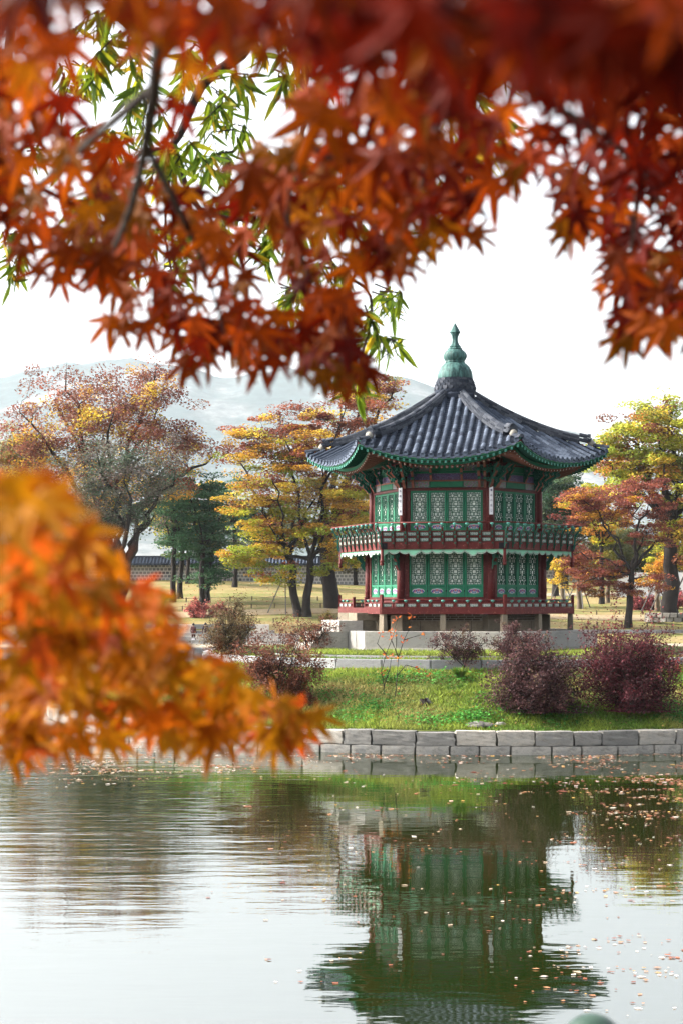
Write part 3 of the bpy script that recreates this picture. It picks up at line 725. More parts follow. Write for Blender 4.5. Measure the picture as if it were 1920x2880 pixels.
for k, a in enumerate(ALPHA):
    for i in range(10):
        x = -RB / 2 + RB * (i + 0.5) / 10
        for zz in (6.27, 6.46): inst('painted_panel', PANEL, pav, loc(a, x, -(APB - 0.0), FZ(zz)), a)
        if i:
            xb = -RB / 2 + RB * i / 10
            inst('baluster', BAL, pav, loc(a, xb, -(APB + 0.008), FZ(5.99)), a); inst('lotus_bud', LOTUS, pav, loc(a, xb, -(APH + 0.005), FZ(6.725)), a)
    inst('baluster', BAL, pav, loc(a, RB / 2, -APB, FZ(5.99)), a + R(30), (1.2, 1.1, 1)); inst('lotus_bud', LOTUS, pav, loc(a, RH / 2, -APH, FZ(6.725)), a)
    for s in (-1, 1): inst('black_corner_plate', drm, pav, loc(a, s * (RB / 2 - 0.11), -(APB - 0.052), FZ(6.065)), a, (1, 1.0, 1))
pd = MB(); pd.lathe([(0.05, 0.0), (0.05, -0.42), (0.075, -0.44), (0.08, -0.47), (0.05, -0.50), (0.07, -0.54), (0.07, -0.58), (0.03, -0.61)], 10); PEND = pd.mesh('corner_pendant', M['maroon_rail'], True)
for a in ALPHA: inst('corner_pendant', PEND, pav, loc(a, RB / 2 - 0.02, -(APB - 0.04), FZ(6.02)), a)
# scroll brackets under the balcony at the columns
def under_bracket():
    mb = MB(); fn = lambda p, q, d: (d, -p, q)
    ribbon(mb, [(0.0, -0.62), (0.08, -0.5), (0.06, -0.36), (0.16, -0.24), (0.22, -0.1), (0.42, 0.0)], 0.10, 0.16, 0.05, 0, 1, fn)
    for cx, cz, r_, a0, sg in ((0.12, -0.42, 0.07, 3, 1), (0.25, -0.2, 0.09, 3, -1), (0.06, -0.18, 0.08, 0, 1), (0.12, -0.03, 0.08, 0, -1)): ribbon(mb, curl(cx, cz, r_, 1.1, a0, sg), 0.035, 0.02, 0.045, 0, 0, fn)
    return mb.mesh('balcony_bracket', [M['scroll'], M['maroon_rail']])
UB = under_bracket()
for a in ALPHA: inst('balcony_bracket', UB, pav, loc(a, RL / 2 + 0.06, -(APL + 0.11), FZ(5.93)), a + R(30))
# --- friezes above the upper doors
fz_ = MB(); y = -(APU - 0.03); W = RU - 0.24
fz_.box((0, y, FZ(8.17)), (1.1, 0.15, 0.20), 0)
for s in (-1, 1): fz_.box((s * (0.55 + (W / 2 - 0.55) / 2), y + 0.003, FZ(8.17)), (W / 2 - 0.55, 0.148, 0.20), 1)
fz_.box((0, y, FZ(8.295)), (W, 0.17, 0.045), 2)
fz_.box((0, y + 0.05, FZ(8.43)), (W, 0.06, 0.225), 3)
fz_.box((0, y + 0.02, FZ(8.58)), (W, 0.12, 0.07), 0)
fz_.box((0, y, FZ(8.72)), (1.05, 0.15, 0.19), 0)
for s in (-1, 1): fz_.box((s * (0.525 + (W / 2 - 0.525) / 2), y + 0.003, FZ(8.72)), (W / 2 - 0.525, 0.148, 0.19), 1)
fz_.box((0, y + 0.02, FZ(8.87)), (W + 0.2, 0.2, 0.11), 4)
for zz, hh in ((8.17, 0.20), (8.72, 0.19)):
    for s in (-1, 1): fz_.box((s * 0.56, y - 0.078, FZ(zz)), (0.05, 0.012, hh), 5)
for zz in (8.262, 8.078): fz_.box((0, y - 0.077, FZ(zz)), (1.04, 0.008, 0.014), 5)
six('painted_frieze', fz_, [M['green_beam'], M['print_beam'], M['salmon'], M['print_purple'], M['maroon'], M['green_dark']])
def bracket_mesh(sc_, nm):
    mb = MB(); fn = lambda p, q, d: (d, -p, q)
    ribbon(mb, [(0.02 * sc_, 0.0), (0.07 * sc_, 0.12), (0.13 * sc_, 0.2), (0.12 * sc_, 0.3), (0.22 * sc_, 0.42), (0.30 * sc_, 0.5), (0.28 * sc_, 0.62), (0.42 * sc_, 0.78)], 0.075, 0.10, 0.045, 0, 1, fn)
    for cx, cz, r_, a0, sg in ((0.05, 0.25, 0.06, 0, 1), (0.12, 0.45, 0.08, 0, -1), (0.24, 0.62, 0.08, 0, 1), (0.08, 0.66, 0.09, 0, -1), (0.20, 0.30, 0.05, 3, 1), (0.36, 0.56, 0.06, 3, -1)):
        ribbon(mb, curl(cx * sc_, cz, r_, 1.2, a0, sg), 0.03, 0.024, 0.04, 0, 0, fn)
    mb.add([fn(-0.05, 0, 0), fn(-0.05, 0.8, 0), fn(0.1 * sc_, 0.8, 0), fn(0.02, 0.0, 0)], [(0, 1, 2, 3), (3, 2, 1, 0)], 0)
    return mb.mesh(nm, [M['scroll'], M['salmon']])
BR1, BR2 = bracket_mesh(1.7, 'eave_bracket'), bracket_mesh(0.75, 'frieze_bracket')
for a in ALPHA:
    for s, da in ((0, 30), (-0.20, 4), (0.20, 56)):
        inst('eave_bracket', BR1, pav, loc(a, RU / 2 + s * 0.8, -(APU + 0.10) + abs(s) * 0.42, FZ(8.05)), a + R(da))
    for s in (-1, 1):
        inst('eave_bracket', BR1, pav, loc(a, s * (RU / 2 - 0.34), -(APU + 0.05), FZ(8.07)), a, (1, 0.72, 1))
        inst('frieze_bracket', BR2, pav, loc(a, s * 0.52, -(APU + 0.04), FZ(8.30)), a, (0.9, 1, 0.75))
# curl clusters beside the column brackets
ccm = MB(); fnx = lambda p, q, d: (p, -d, q)
for cx, cz, r_, a0, sg in ((0.16, 0.20, 0.09, 3, 1), (0.30, 0.38, 0.10, 3, -1), (0.14, 0.48, 0.09, 0, 1), (0.42, 0.56, 0.09, 3, 1), (0.26, 0.62, 0.08, 0, -1)):
    for s in (-1, 1): ribbon(ccm, curl(s * cx, cz, r_, 1.25, a0 if s > 0 else math.pi - a0, sg * s), 0.032, 0.02, 0.03, 0, 0, fnx)
CC = ccm.mesh('scroll_carving', [M['scroll']])
for a in ALPHA:
    inst('scroll_carving', CC, pav, loc(a, RU / 2 + 0.12, -(APU + 0.22), FZ(8.12)), a + R(30))
    for s in (-1, 1): inst('scroll_carving', CC, pav, loc(a, s * (RU / 2 - 0.26), -(APU + 0.14), FZ(8.16)), a, (0.55, 1, 0.9))
# white plaques with written characters on the upper columns
def plaque(a, chars, seed):
    mb = MB(); mb.box((0, 0, 0), (0.125, 0.022, 0.93)); mb.box((0, -0.014, 0), (0.1, 0.006, 0.9))
    p = mb.build('white_plaque', M['plaque'], pav, loc(a, RU / 2 + 0.055, -(APU + 0.135), FZ(7.60)), R(PHI + (-6 if seed == 1 else 14)))
    for i, ch in enumerate(chars):
        fc = bpy.data.curves.new('character', 'FONT'); fc.body = ch; fc.size = 0.08; fc.align_x = 'CENTER'; fc.align_y = 'CENTER'; fc.extrude = 0.002; fc.offset = 0.0014
        tmp = link(bpy.data.objects.new('character', fc)); cme_ = bpy.data.meshes.new_from_object(tmp.evaluated_get(bpy.context.evaluated_depsgraph_get())); bpy.data.objects.remove(tmp)
        cme_.materials.clear(); cme_.materials.append(M['char_blue']); o = inst('character', cme_, p)
        o.location = (0, -0.0195, 0.345 - i * 0.172); o.rotation_euler = (R(90), 0, 0)
plaque(ALPHA[2], '玉池衍一鑑', 1); plaque(ALPHA[0], '蓮舟小月美', 2)
# --- roof
RE, A0 = 5.30, 0.55
AE_C = RE * C30
def a_eave(u): return 4.40 + (AE_C - 4.40) * (min(1, abs(u) / (RE / 2))) ** 2
def roof_z(u, a):
    """height of the tile bed over the point u along the eave, a outward"""
    s = max(0.0, min(1.0, (a - A0) / (a_eave(u) - A0))); t = min(1.0, abs(u) / max(1e-6, a * T30))
    zm = 11.34 - 2.36 * (1.22 * s - 0.22 * s * s); zh = 11.34 - 1.86 * (1.55 * s - 0.55 * s * s)
    return zm + (zh - zm) * t ** 2.3 - B
def face_pt(a_, u, a, z): return Vector(loc(a_, u, -a, z))
NR = 19; SP = RE / NR
rows = [(-RE / 2 + SP * (i + 0.5)) for i in range(NR)]
roof_mb = MB()
# tile bed and soffit (closed shell), per face
def bed():
    mb = MB(); ns, nt_ = 16, 24
    for lay in (0, 1):
        vs = []
        for i in range(ns + 1):
            for j in range(nt_ + 1):
                s, t = i / ns, -1 + 2 * j / nt_
                # constant-t lines, eave curved in plan
                ue = t * RE / 2; ae = a_eave(ue); a = A0 + (ae - A0) * s; u = a * T30 * t
                if lay == 0: vs.append((u, -a, roof_z(u, a) - 0.015))
                else:
                    zz = roof_z(ue, ae) - 0.10
                    zin = 9.62 - B
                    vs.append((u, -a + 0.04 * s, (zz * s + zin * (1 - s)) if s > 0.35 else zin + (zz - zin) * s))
        fs = []
        for i in range(ns):
            for j in range(nt_):
                q = (i * (nt_ + 1) + j, (i + 1) * (nt_ + 1) + j, (i + 1) * (nt_ + 1) + j + 1, i * (nt_ + 1) + j + 1)
                fs.append(q if lay == 0 else q[::-1])
        mb.add(vs, fs, lay)
    return mb
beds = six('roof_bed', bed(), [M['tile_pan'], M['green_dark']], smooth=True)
roof = empty('roof', (0, 0, 0)); roof.parent = pav
# cover tile: half round, one end slightly wider
def cover_mesh():
    mb = MB(); n = 7; L = 0.30
    for i, (y, r_) in enumerate(((0, 0.082), (-L, 0.090))): 
        mb.v += [(r_ * math.cos(math.pi * k / (n - 1)), y, r_ * 0.95 * math.sin(math.pi * k / (n - 1))) for k in range(n)]
    for k in range(n - 1): mb.f.append([k, n + k, n + k + 1, k + 1]); mb.m.append(0); mb.c.append(None)
    mb.f.append([n + k for k in range(n)][::-1]); mb.m.append(0); mb.c.append(None)
    return mb.mesh('cover_tile', M['tile'], False)
COVER = cover_mesh()
cover_geo = (np.array([v.co[:] for v in COVER.vertices]), None)
rest = MB(); capm = MB(); pan = MB()
cover_count = 0
for k, a_ in enumerate(ALPHA):
    for u in rows:
        ae = a_eave(u); a = ae + 0.04; ast = max(A0 + 0.06, abs(u) / T30 + 0.10)
        first = True
        while a - 0.12 > ast:
            a2 = max(ast - 0.05, a - 0.27)
            p0 = face_pt(a_, u, a2, roof_z(u, a2) + 0.012); p1 = face_pt(a_, u, a, roof_z(u, min(a, ae)) + 0.012 - (0.01 if first else 0))
            d = p1 - p0; pitch = math.atan2(d.z, math.hypot(d.x, d.y))
            mt = Matrix.Translation(p0) @ Matrix.Rotation(a_ + rnd.uniform(-.012, .012), 4, 'Z') @ Matrix.Rotation(-pitch, 4, 'X') @ Matrix.Diagonal((1, d.length / 0.30 * 1.03, 1, 1))
            if k < 2 and cover_count < 300:
                o = inst('cover_tile', COVER, roof); o.matrix_local = mt; cover_count += 1
            else:
                rest.add([mt @ v.co for v in COVER.vertices], [tuple(p.vertices) for p in COVER.polygons])
            if first:   # round end tile
                n = 12; c = mt @ Vector((0, -0.302, 0.012)); ax = (mt.to_3x3() @ Vector((1, 0, 0))).normalized(); az = Vector((0, 0, 1)); ny = ax.cross(az).normalized() * 0.012
                ring = [c + ax * 0.088 * math.cos(2 * math.pi * q / n) + az * 0.088 * math.sin(2 * math.pi * q / n) for q in range(n)]
                capm.add([r_ + ny for r_ in ring] + [r_ - ny * 2 for r_ in ring] + [c + ny + (r_ - c) * 0.6 for r_ in ring] + [c + ny * 0.4 + (r_ - c) * 0.5 for r_ in ring],
                         [(i, (i + 1) % n, n + (i + 1) % n, n + i) for i in range(n)] + [(i, 2 * n + i, 2 * n + (i + 1) % n, (i + 1) % n) for i in range(n)] + [(2 * n + i, 3 * n + i, 3 * n + (i + 1) % n, 2 * n + (i + 1) % n) for i in range(n)] + [tuple(range(3 * n, 4 * n))])
            first = False; a = a2
    # pan tiles between the rows: dished, lapped like steps
    for i in range(NR + 1):
        u = -RE / 2 + SP * i; hw = SP / 2
        ae = a_eave(u); ast = max(A0 + 0.05, abs(u) / T30 + 0.03); a = ae + 0.02
        while a - 0.05 > ast:
            a2 = a - 0.115; vs = []
            for q in range(5):
                uu = u - hw + 2 * hw * q / 4; dish = 0.035 * ((q - 2) / 2) ** 2
                for aa, l in ((a2, 0.004), (a, 0.030)): vs.append(face_pt(a_, uu, aa, roof_z(u, min(aa, ae)) - 0.012 + dish + l))
                vs.append(face_pt(a_, uu, a, roof_z(u, min(a, ae)) - 0.03 + dish))
            pan.add(vs, [(3 * q, 3 * q + 1, 3 * q + 4, 3 * q + 3) for q in range(4)] + [(3 * q + 1, 3 * q + 2, 3 * q + 5, 3 * q + 4) for q in range(4)])
            a = a2
        if abs(u) < RE / 2 - 0.05:   # drooping end tile
            c = face_pt(a_, u, ae + 0.045, roof_z(u, ae) + 0.0); ax = Vector(loc(a_, 1, 0)); out_ = Vector(loc(a_, 0, -1)); n = 8
            ring = [c + ax * 0.125 * math.cos(-math.pi * q / n) + Vector((0, 0, 0.115 * math.sin(-math.pi * q / n))) + out_ * 0.02 * math.sin(math.pi * q / n) for q in range(n + 1)]
            ring += [c + ax * x + Vector((0, 0, z)) for x, z in ((-0.06, -0.035), (0, -0.045), (0.06, -0.035))]
            m_ = len(ring)
            capm.add(ring + [r_ - out_ * 0.03 for r_ in ring], [tuple(range(m_)), tuple(range(2 * m_ - 1, m_ - 1, -1))] + [(i_, (i_ + 1) % m_, m_ + (i_ + 1) % m_, m_ + i_) for i_ in range(m_)])
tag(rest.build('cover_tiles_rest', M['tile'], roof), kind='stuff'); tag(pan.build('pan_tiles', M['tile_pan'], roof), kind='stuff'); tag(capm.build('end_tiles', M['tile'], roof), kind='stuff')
# hip ridges
RDG = stone_meshes(4, M['ridge'], 0.006, 0.03, 9)
def hip_pt(a_, r_, h=0.0):
    a = r_ * C30; u = r_ / 2
    return Vector(loc(a_, u, -a, roof_z(u, a) + h))
capme = MB(); n = 7
for y, r_ in ((-0.5, 0.5), (0.5, 0.5)): capme.v += [(y, r_ * math.cos(math.pi * q / (n - 1)), r_ * math.sin(math.pi * q / (n - 1))) for q in range(n)]
for q in range(n - 1): capme.f.append([q, q + 1, n + q + 1, n + q]); capme.m.append(0); capme.c.append(None)
for e in (0, n): capme.f.append([e + q for q in range(n)]); capme.m.append(0); capme.c.append(None)
RCAP = capme.mesh('ridge_tile', M['ridge'])
for k, a_ in enumerate(ALPHA):
    hr_ = empty('hip_ridge', (0, 0, 0)); hr_.parent = pav
    r_ = 0.62; RT = 4.72; hz_ = a_ + R(30) - math.pi / 2
    bodyv = []; q = 0
    ends = []
    while r_ < RT - 0.02:
        r2 = min(RT, r_ + 0.285)
        lift = 0.0 if r2 < 4.3 else (r2 - 4.3) * 0.28
        for lay, (w, z0, z1) in enumerate(((0.34, 0.02, 0.115), (0.30, 0.12, 0.175), (0.27, 0.18, 0.235))):
            off = 0.14 if lay == 1 else 0
            ra, rb = min(r_ + off, RT), min(r2 + off, RT + (0.03 if lay == 1 else 0))
            if rb - ra < 0.03: continue
            p0, p1 = hip_pt(a_, ra, (z0 + z1) / 2 + lift), hip_pt(a_, rb, (z0 + z1) / 2 + lift); d = p1 - p0
            o = inst('ridge_tile', RDG[(q + lay) % 4], hr_)
            o.matrix_local = Matrix.Translation((p0 + p1) / 2) @ Matrix.Rotation(math.atan2(d.y, d.x), 4, 'Z') @ Matrix.Rotation(-math.atan2(d.z, math.hypot(d.x, d.y)), 4, 'Y') @ Matrix.Diagonal((d.length - 0.008, w, z1 - z0, 1))
        p0, p1 = hip_pt(a_, r_, 0.235 + lift), hip_pt(a_, r2, 0.235 + lift); d = p1 - p0
        o = inst('ridge_tile', RCAP, hr_)
        o.matrix_local = Matrix.Translation((p0 + p1) / 2) @ Matrix.Rotation(math.atan2(d.y, d.x), 4, 'Z') @ Matrix.Rotation(-math.atan2(d.z, math.hypot(d.x, d.y)), 4, 'Y') @ Matrix.Diagonal((d.length - 0.006, 0.19, 0.15, 1))
        r_ = r2; q += 1
    # last cover tiles beyond the ridge end, at the corner
    r_ = RT - 0.1
    while r_ < RE + 0.02:
        p0, p1 = hip_pt(a_, r_, 0.03), hip_pt(a_, min(r_ + 0.28, RE + 0.06), 0.045); d = p1 - p0
        o = inst('ridge_tile', RCAP, hr_)
        o.matrix_local = Matrix.Translation((p0 + p1) / 2) @ Matrix.Rotation(math.atan2(d.y, d.x), 4, 'Z') @ Matrix.Rotation(-math.atan2(d.z, math.hypot(d.x, d.y)), 4, 'Y') @ Matrix.Diagonal((d.length, 0.20, 0.20, 1))
        r_ += 0.28
    mo = MB(); pe = hip_pt(a_, RT + 0.02, 0.12); mo.lathe([(0.11, -0.09), (0.13, 0.0), (0.10, 0.08), (0.04, 0.12)], 10, pe); mo.build('mortar_plug', M['mortar'], hr_, smooth=True)
# fascia, rafters
def eave_curve(off_a, off_z, n=40):
    return [(-1 + 2 * j / n) for j in range(n + 1)]
fas = MB(); n = 44
def fascia_pts(ain, dz):
    pts = []
    for j in range(n + 1):
        t = -1 + 2 * j / n; u = t * RE / 2; ae = a_eave(u) - ain; uu = u * (1 - ain / AE_C)
        pts.append((uu, -ae, roof_z(u, a_eave(u)) + dz))
    return pts
def strip_band(mb, A, Bp, mat):
    vs = []
    for p, q in zip(A, Bp): vs += [p, q]
    mb.add(vs, [(2 * i, 2 * i + 1, 2 * i + 3, 2 * i + 2) for i in range(len(A) - 1)], mat)
strip_band(fas, fascia_pts(-0.01, -0.03), fascia_pts(0.0, -0.085), 0)      # dark red board
strip_band(fas, fascia_pts(0.015, -0.08), fascia_pts(0.02, -0.165), 1)     # green board
strip_band(fas, fascia_pts(0.012, -0.086), fascia_pts(0.012, -0.106), 2)
strip_band(fas, fascia_pts(0.02, -0.165), fascia_pts(0.42, -0.10), 3)
strip_band(fas, fascia_pts(0.50, -0.17), fascia_pts(0.51, -0.28), 1)
strip_band(fas, fascia_pts(0.51, -0.28), fascia_pts(1.75, -0.12), 3)
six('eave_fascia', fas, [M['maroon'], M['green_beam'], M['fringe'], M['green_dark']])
fly = MB(); rou = MB()
NF = 27
for j in range(NF):
    t = -1 + 2 * (j + 0.5) / NF; u = t * RE / 2; ae = a_eave(u); z = roof_z(u, ae)
    p1 = Vector((u * (1 - 0.0 / AE_C), -(ae - 0.0), z - 0.20)); p0 = Vector((u * (1 - 0.85 / AE_C), -(ae - 0.85), z - 0.03))
    d = (p1 - p0).normalized(); sx = Vector((1, 0, 0)); sz = Vector((0, 0, 1))
    def sq(c, w, h): return [c + sx * w * a + sz * h * b for a, b in ((-.5, -.5), (.5, -.5), (.5, .5), (-.5, .5))]
    A_, B_ = sq(p0, 0.075, 0.085), sq(p1, 0.075, 0.085)
    fly.add(A_ + B_, [(0, 1, 5, 4), (1, 2, 6, 5), (2, 3, 7, 6), (3, 0, 4, 7)], 0); fly.add(B_, [(0, 1, 2, 3)], 0)
    c = p1 + d * 0.004
    fly.add(sq(c, 0.066, 0.074), [(0, 1, 2, 3)], 1); fly.add(sq(c + d * 0.003, 0.034, 0.038), [(0, 1, 2, 3)], 2)
    # round rafter below, ends set back
    q1 = Vector((u * (1 - 0.52 / AE_C), -(ae - 0.50), z - 0.335)); q0 = Vector((u * (1 - 1.9 / AE_C), -(ae - 1.9), z + 0.10 - 0.25 * t * t))
    rou.tube([q0, q1], 0.050, 8, 0); dd = (q1 - q0).normalized(); rou.tube([q1, q1 + dd * 0.006], 0.044, 8, 1); rou.tube([q1, q1 + dd * 0.010], 0.018, 6, 2)
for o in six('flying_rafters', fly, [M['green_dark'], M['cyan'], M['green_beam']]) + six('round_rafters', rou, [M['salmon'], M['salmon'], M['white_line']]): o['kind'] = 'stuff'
# corner rafters
crm = MB(); fn = lambda p, q, d: (d, -p, q)
z_e = roof_z(RE / 2, AE_C)
crm.extrude([(2.8, z_e - 0.30), (4.1, z_e - 0.34), (4.75, z_e - 0.22), (5.22, z_e - 0.04), (5.22, z_e + 0.0), (4.6, z_e - 0.06), (2.8, z_e + 0.05)], fn, -0.075, 0.075, 0, 1)
crm.box((0, -4.36, z_e - 0.27), (0.17, 0.03, 0.20), 2); crm.box((0, -5.225, z_e - 0.04), (0.15, 0.02, 0.15), 2)
for a in ALPHA: inst('corner_rafter', crm.mesh('corner_rafter', [M['green_dark'], M['salmon'], M['cyan']]) if a == ALPHA[0] else bpy.data.meshes['corner_rafter'], pav, (0, 0, 0), a + R(30))
# bells hanging from the right corners: thin chains
# --- tiled collar and bronze finial
colr = MB(); colr.lathe([(0.50, 11.28 - B), (0.66, 11.30 - B), (0.70, 11.46 - B), (0.67, 11.52 - B), (0.70, 11.56 - B), (0.72, 11.62 - B), (0.66, 11.70 - B), (0.64, 11.95 - B), (0.56, 12.04 - B)], 24)
col_o = colr.build('collar', M['tile_pan'], pav, smooth=False)
sm = MB(); n = 7
ring = [(0.095 * math.cos(-math.pi * q / n), 0, 0.10 * math.sin(-math.pi * q / n)) for q in range(n + 1)] + [(0.085, 0.02, 0.03), (-0.085, 0.02, 0.03)]
m_ = len(ring); sm.add(ring + [(x, y + 0.03, z) for x, y, z in ring], [tuple(range(m_)), tuple(range(2 * m_ - 1, m_ - 1, -1))] + [(i, (i + 1) % m_, m_ + (i + 1) % m_, m_ + i) for i in range(m_)])
SCALE = sm.mesh('collar_tile', M['ridge'])
for lay, (z, r_, nn) in enumerate(((11.72, 0.745, 22), (11.82, 0.715, 22), (11.92, 0.685, 22), (12.01, 0.64, 20))):
    for q in range(nn):
        an = 2 * math.pi * (q + 0.5 * (lay % 2)) / nn
        o = inst('collar_tile', SCALE, col_o, (r_ * math.sin(an), -r_ * math.cos(an), z - B), an); o.rotation_euler = (R(8), 0, an)
fin = MB(); o_ = 12.03 - B
fin.lathe([(0.61, o_), (0.615, o_ + 0.04), (0.60, o_ + 0.18), (0.565, o_ + 0.30), (0.50, o_ + 0.42), (0.42, o_ + 0.51), (0.34, o_ + 0.57)], 36, flute=0.045); 
FP = pav
fin.build('finial_dome', M['bronze'], pav, smooth=True)
fin = MB(); fin.lathe([(0.33, o_ + 0.57), (0.345, o_ + 0.585), (0.345, o_ + 0.61), (0.31, o_ + 0.63), (0.36, o_ + 0.67), (0.405, o_ + 0.76), (0.41, o_ + 0.83), (0.38, o_ + 0.92), (0.30, o_ + 1.0), (0.24, o_ + 1.04)], 36, flute=0.06)
fin.build('finial_bulb', M['bronze'], pav, smooth=True)
fin = MB(); fin.lathe([(0.25, o_ + 1.04), (0.26, o_ + 1.06), (0.245, o_ + 1.09), (0.20, o_ + 1.12), (0.215, o_ + 1.15), (0.17, o_ + 1.19), (0.12, o_ + 1.28), (0.10, o_ + 1.38), (0.115, o_ + 1.50), (0.155, o_ + 1.60), (0.19, o_ + 1.645), (0.185, o_ + 1.665), (0.10, o_ + 1.82), (0.005, o_ + 1.985)], 8)
fin.build('finial_spire', M['bronze'], pav)

# ------------------------------------------------------------------ stone steps on the lit side
st = empty('stone_steps', (PC.x + 0.24 * math.cos(ALPHA[2] + R(90)), PC.y + 0.24 * math.sin(ALPHA[2] + R(90)), ZP0), ALPHA[2], 'pale granite block steps climbing to the gap in the lower railing', 'steps')
for (x, y, z, sx, sy, sz, pool) in ((-0.05, -5.62, 0.09, 1.9, 0.5, 0.22, SQ), (-0.05, -5.02, 0.30, 1.9, 0.95, 0.60, SQ), (-0.45, -4.45, 0.78, 1.0, 0.85, 0.40, SQ), (0.5, -4.45, 0.78, 0.85, 0.85, 0.40, SQ), (-0.45, -3.85, 1.10, 1.0, 0.8, 0.26, SQT), (0.5, -3.85, 1.10, 0.85, 0.8, 0.26, SQT), (0.05, -3.85, 0.79, 1.7, 0.6, 0.34, SQT)):
    inst('block', rnd.choice(pool), st, (x, y, z), 0, (sx - 0.012, sy, sz))
# ------------------------------------------------------------------ trees
def curve_pts(p0, p1, sag, n, rr, wob):
    out = []
    for i in range(n + 1):
        t = i / n; p = p0.lerp(p1, t)
        p.z += sag * math.sin(math.pi * t)
        if 0 < i < n: p += Vector((rr.uniform(-wob, wob), rr.uniform(-wob, wob), rr.uniform(-wob, wob)))
        out.append(p)
    return out
def tree(name, label, cat, base, fork, crown, trunk_r, palette, seed, ntip=70, nleaf=9000, lsize=0.26, clump=(1.3, 0.45), limbs=7, group=None,
         lean=(0, 0), bark='bark', flat=0.5, stems=1, dense=1.0, mat='leaf_far', twist=0.35, top_bias=0.0, twigs=2):
    """crown: list of (centre offset xyz, radii xyz, weight) about the base; leaves hang on twigs of the real limbs"""
    rr = random.Random(seed); rg = np.random.default_rng(seed); nleaf = int(nleaf * 3.1); lsize *= 1.08
    root = empty(name, base, 0, label, cat, group)
    mb = MB(); nodes = []   # (point, radius)
    def add_branch(p0, p1, r0, r1, sag, n, wob, sides=5):
        pts = curve_pts(p0, p1, sag, n, rr, wob); rad = [r0 + (r1 - r0) * i / n for i in range(n + 1)]
        mb.tube(pts, rad, sides, 0, False)
        for p, r_ in zip(pts[1:], rad[1:]): nodes.append((p, r_))
        return pts
    forks = []
    for s_ in range(stems):
        ang = rr.uniform(0, 6.28); off = Vector((math.cos(ang), math.sin(ang), 0)) * (trunk_r * 0.7 if stems > 1 else 0)
        top = Vector((lean[0], lean[1], fork)) + off * (fork * 0.5 if stems > 1 else 0)
        r_ = trunk_r * (0.75 if stems > 1 else 1)
        pts = curve_pts(Vector((0, 0, -0.4)) + off, top, 0, 5, rr, trunk_r * 0.35)
        mb.tube(pts, [r_ * 1.55, r_ * 1.1, r_, r_ * 0.93, r_ * 0.88, r_ * 0.8], 9, 0, False); nodes.extend((p, r_ * 0.8) for p in pts[3:]); forks.append((pts[-1], r_ * 0.75))
    tips = []
    ws = [c[2] for c in crown]
    tries = 0
    while len(tips) < ntip and tries < ntip * 40:
        tries += 1
        c, rad, _ = rr.choices(crown, ws)[0]
        d = Vector((rr.gauss(0, 1), rr.gauss(0, 1), rr.gauss(0, 1))).normalized() * (rr.random() ** 0.42)
        p = Vector((c[0] + d.x * rad[0], c[1] + d.y * rad[1], c[2] + d.z * rad[2]))
        if p.z < fork * 0.55: continue
        if any((p - q).length < 0.55 * clump[0] for q in tips): continue
        tips.append(p)
    # main limbs toward well spread tips
    rest_ = tips[:]; mains = []
    f0 = forks[0][0]
    rest_.sort(key=lambda p: -(p - f0).length)
    while rest_ and len(mains) < limbs:
        best = max(rest_, key=lambda p: min([(p - q).length for q in mains] + [(p - f0).length * 0.9]))
        mains.append(best); rest_.remove(best)
    for i, p in enumerate(mains):
        fp, fr = forks[i % len(forks)]
        L = (p - fp).length; add_branch(fp - Vector((0, 0, fork * 0.12 * rr.random())), p, fr * rr.uniform(0.55, 0.8), 0.02 + trunk_r * 0.04, L * 0.06, 8, L * 0.035 * twist / 0.35, 6)
    ends = list(mains)
    rest_.sort(key=lambda p: (p - f0).length)
    for p in rest_:
        best = min(nodes, key=lambda q: (q[0] - p).length + max(0, (q[0].z - p.z)) * 0.8 - q[1] * 1.5)
        L = (p - best[0]).length
        add_branch(best[0], p, max(0.02, min(best[1] * 0.7, 0.03 + L * 0.02)), 0.015, L * 0.07, 5, L * 0.05 * twist / 0.35, 4); ends.append(p)
    tw = []
    for p in ends:
        for _ in range(twigs):
            q = p + Vector((rr.gauss(0, 1) * clump[0] * 0.7, rr.gauss(0, 1) * clump[0] * 0.7, rr.gauss(0.2, 1) * clump[1])); mb.tube([p, p.lerp(q, .5) + Vector((0, 0, .06)), q], [0.018, 0.014, 0.008], 3, 0, False); tw.append(q)
    mb.build('trunk', M[bark], root, smooth=True)
    cl = ends + tw; ncl = len(cl); per = rg.multinomial(nleaf, rg.dirichlet(np.full(ncl, 2.2)))
    pos = []; cols = []
    zmin, zmax = min(p.z for p in ends), max(p.z for p in ends)
    for p, k in zip(cl, per):
        if k == 0: continue
        q = rg.normal(size=(k, 3)); q /= np.maximum(1, np.linalg.norm(q, axis=1)[:, None] / 1.5)
        q *= np.array([clump[0] * rr.uniform(.6, 1.1), clump[0] * rr.uniform(.6, 1.1), clump[1] * rr.uniform(.6, 1.2)]) * 0.62
        pos.append(q + np.array(p)); base_c = np.array(palette((p.z - zmin) / max(.1, zmax - zmin), p, rr))
        cc = base_c[None] * rg.uniform(0.65, 1.35, size=(k, 1)) * (1 + rg.normal(0, 0.07, size=(k, 3))); cols.append(np.clip(cc, 0.003, 0.9))
    pos = np.concatenate(pos); cols = np.concatenate(cols)
    fr = rand_frames(rg, len(pos), lsize * rg.uniform(0.6, 1.25, size=len(pos)), flat)
    mats_ = np.concatenate([fr, pos[:, :, None]], axis=2)
    inst('crown', scatter('crown', DIAMOND_V, DIAMOND_F, mats_, cols, M[mat]), root)
    return root
def pal(*opts):
    """opts: (weight function of height 0..1, colour)"""
    def f(h, p, rr):
        w = [max(0.0001, o[0](h)) for o in opts]; c = rr.choices(opts, w)[0][1]; g = rr.uniform(0.8, 1.2); return tuple(v * g for v in c)
    return f
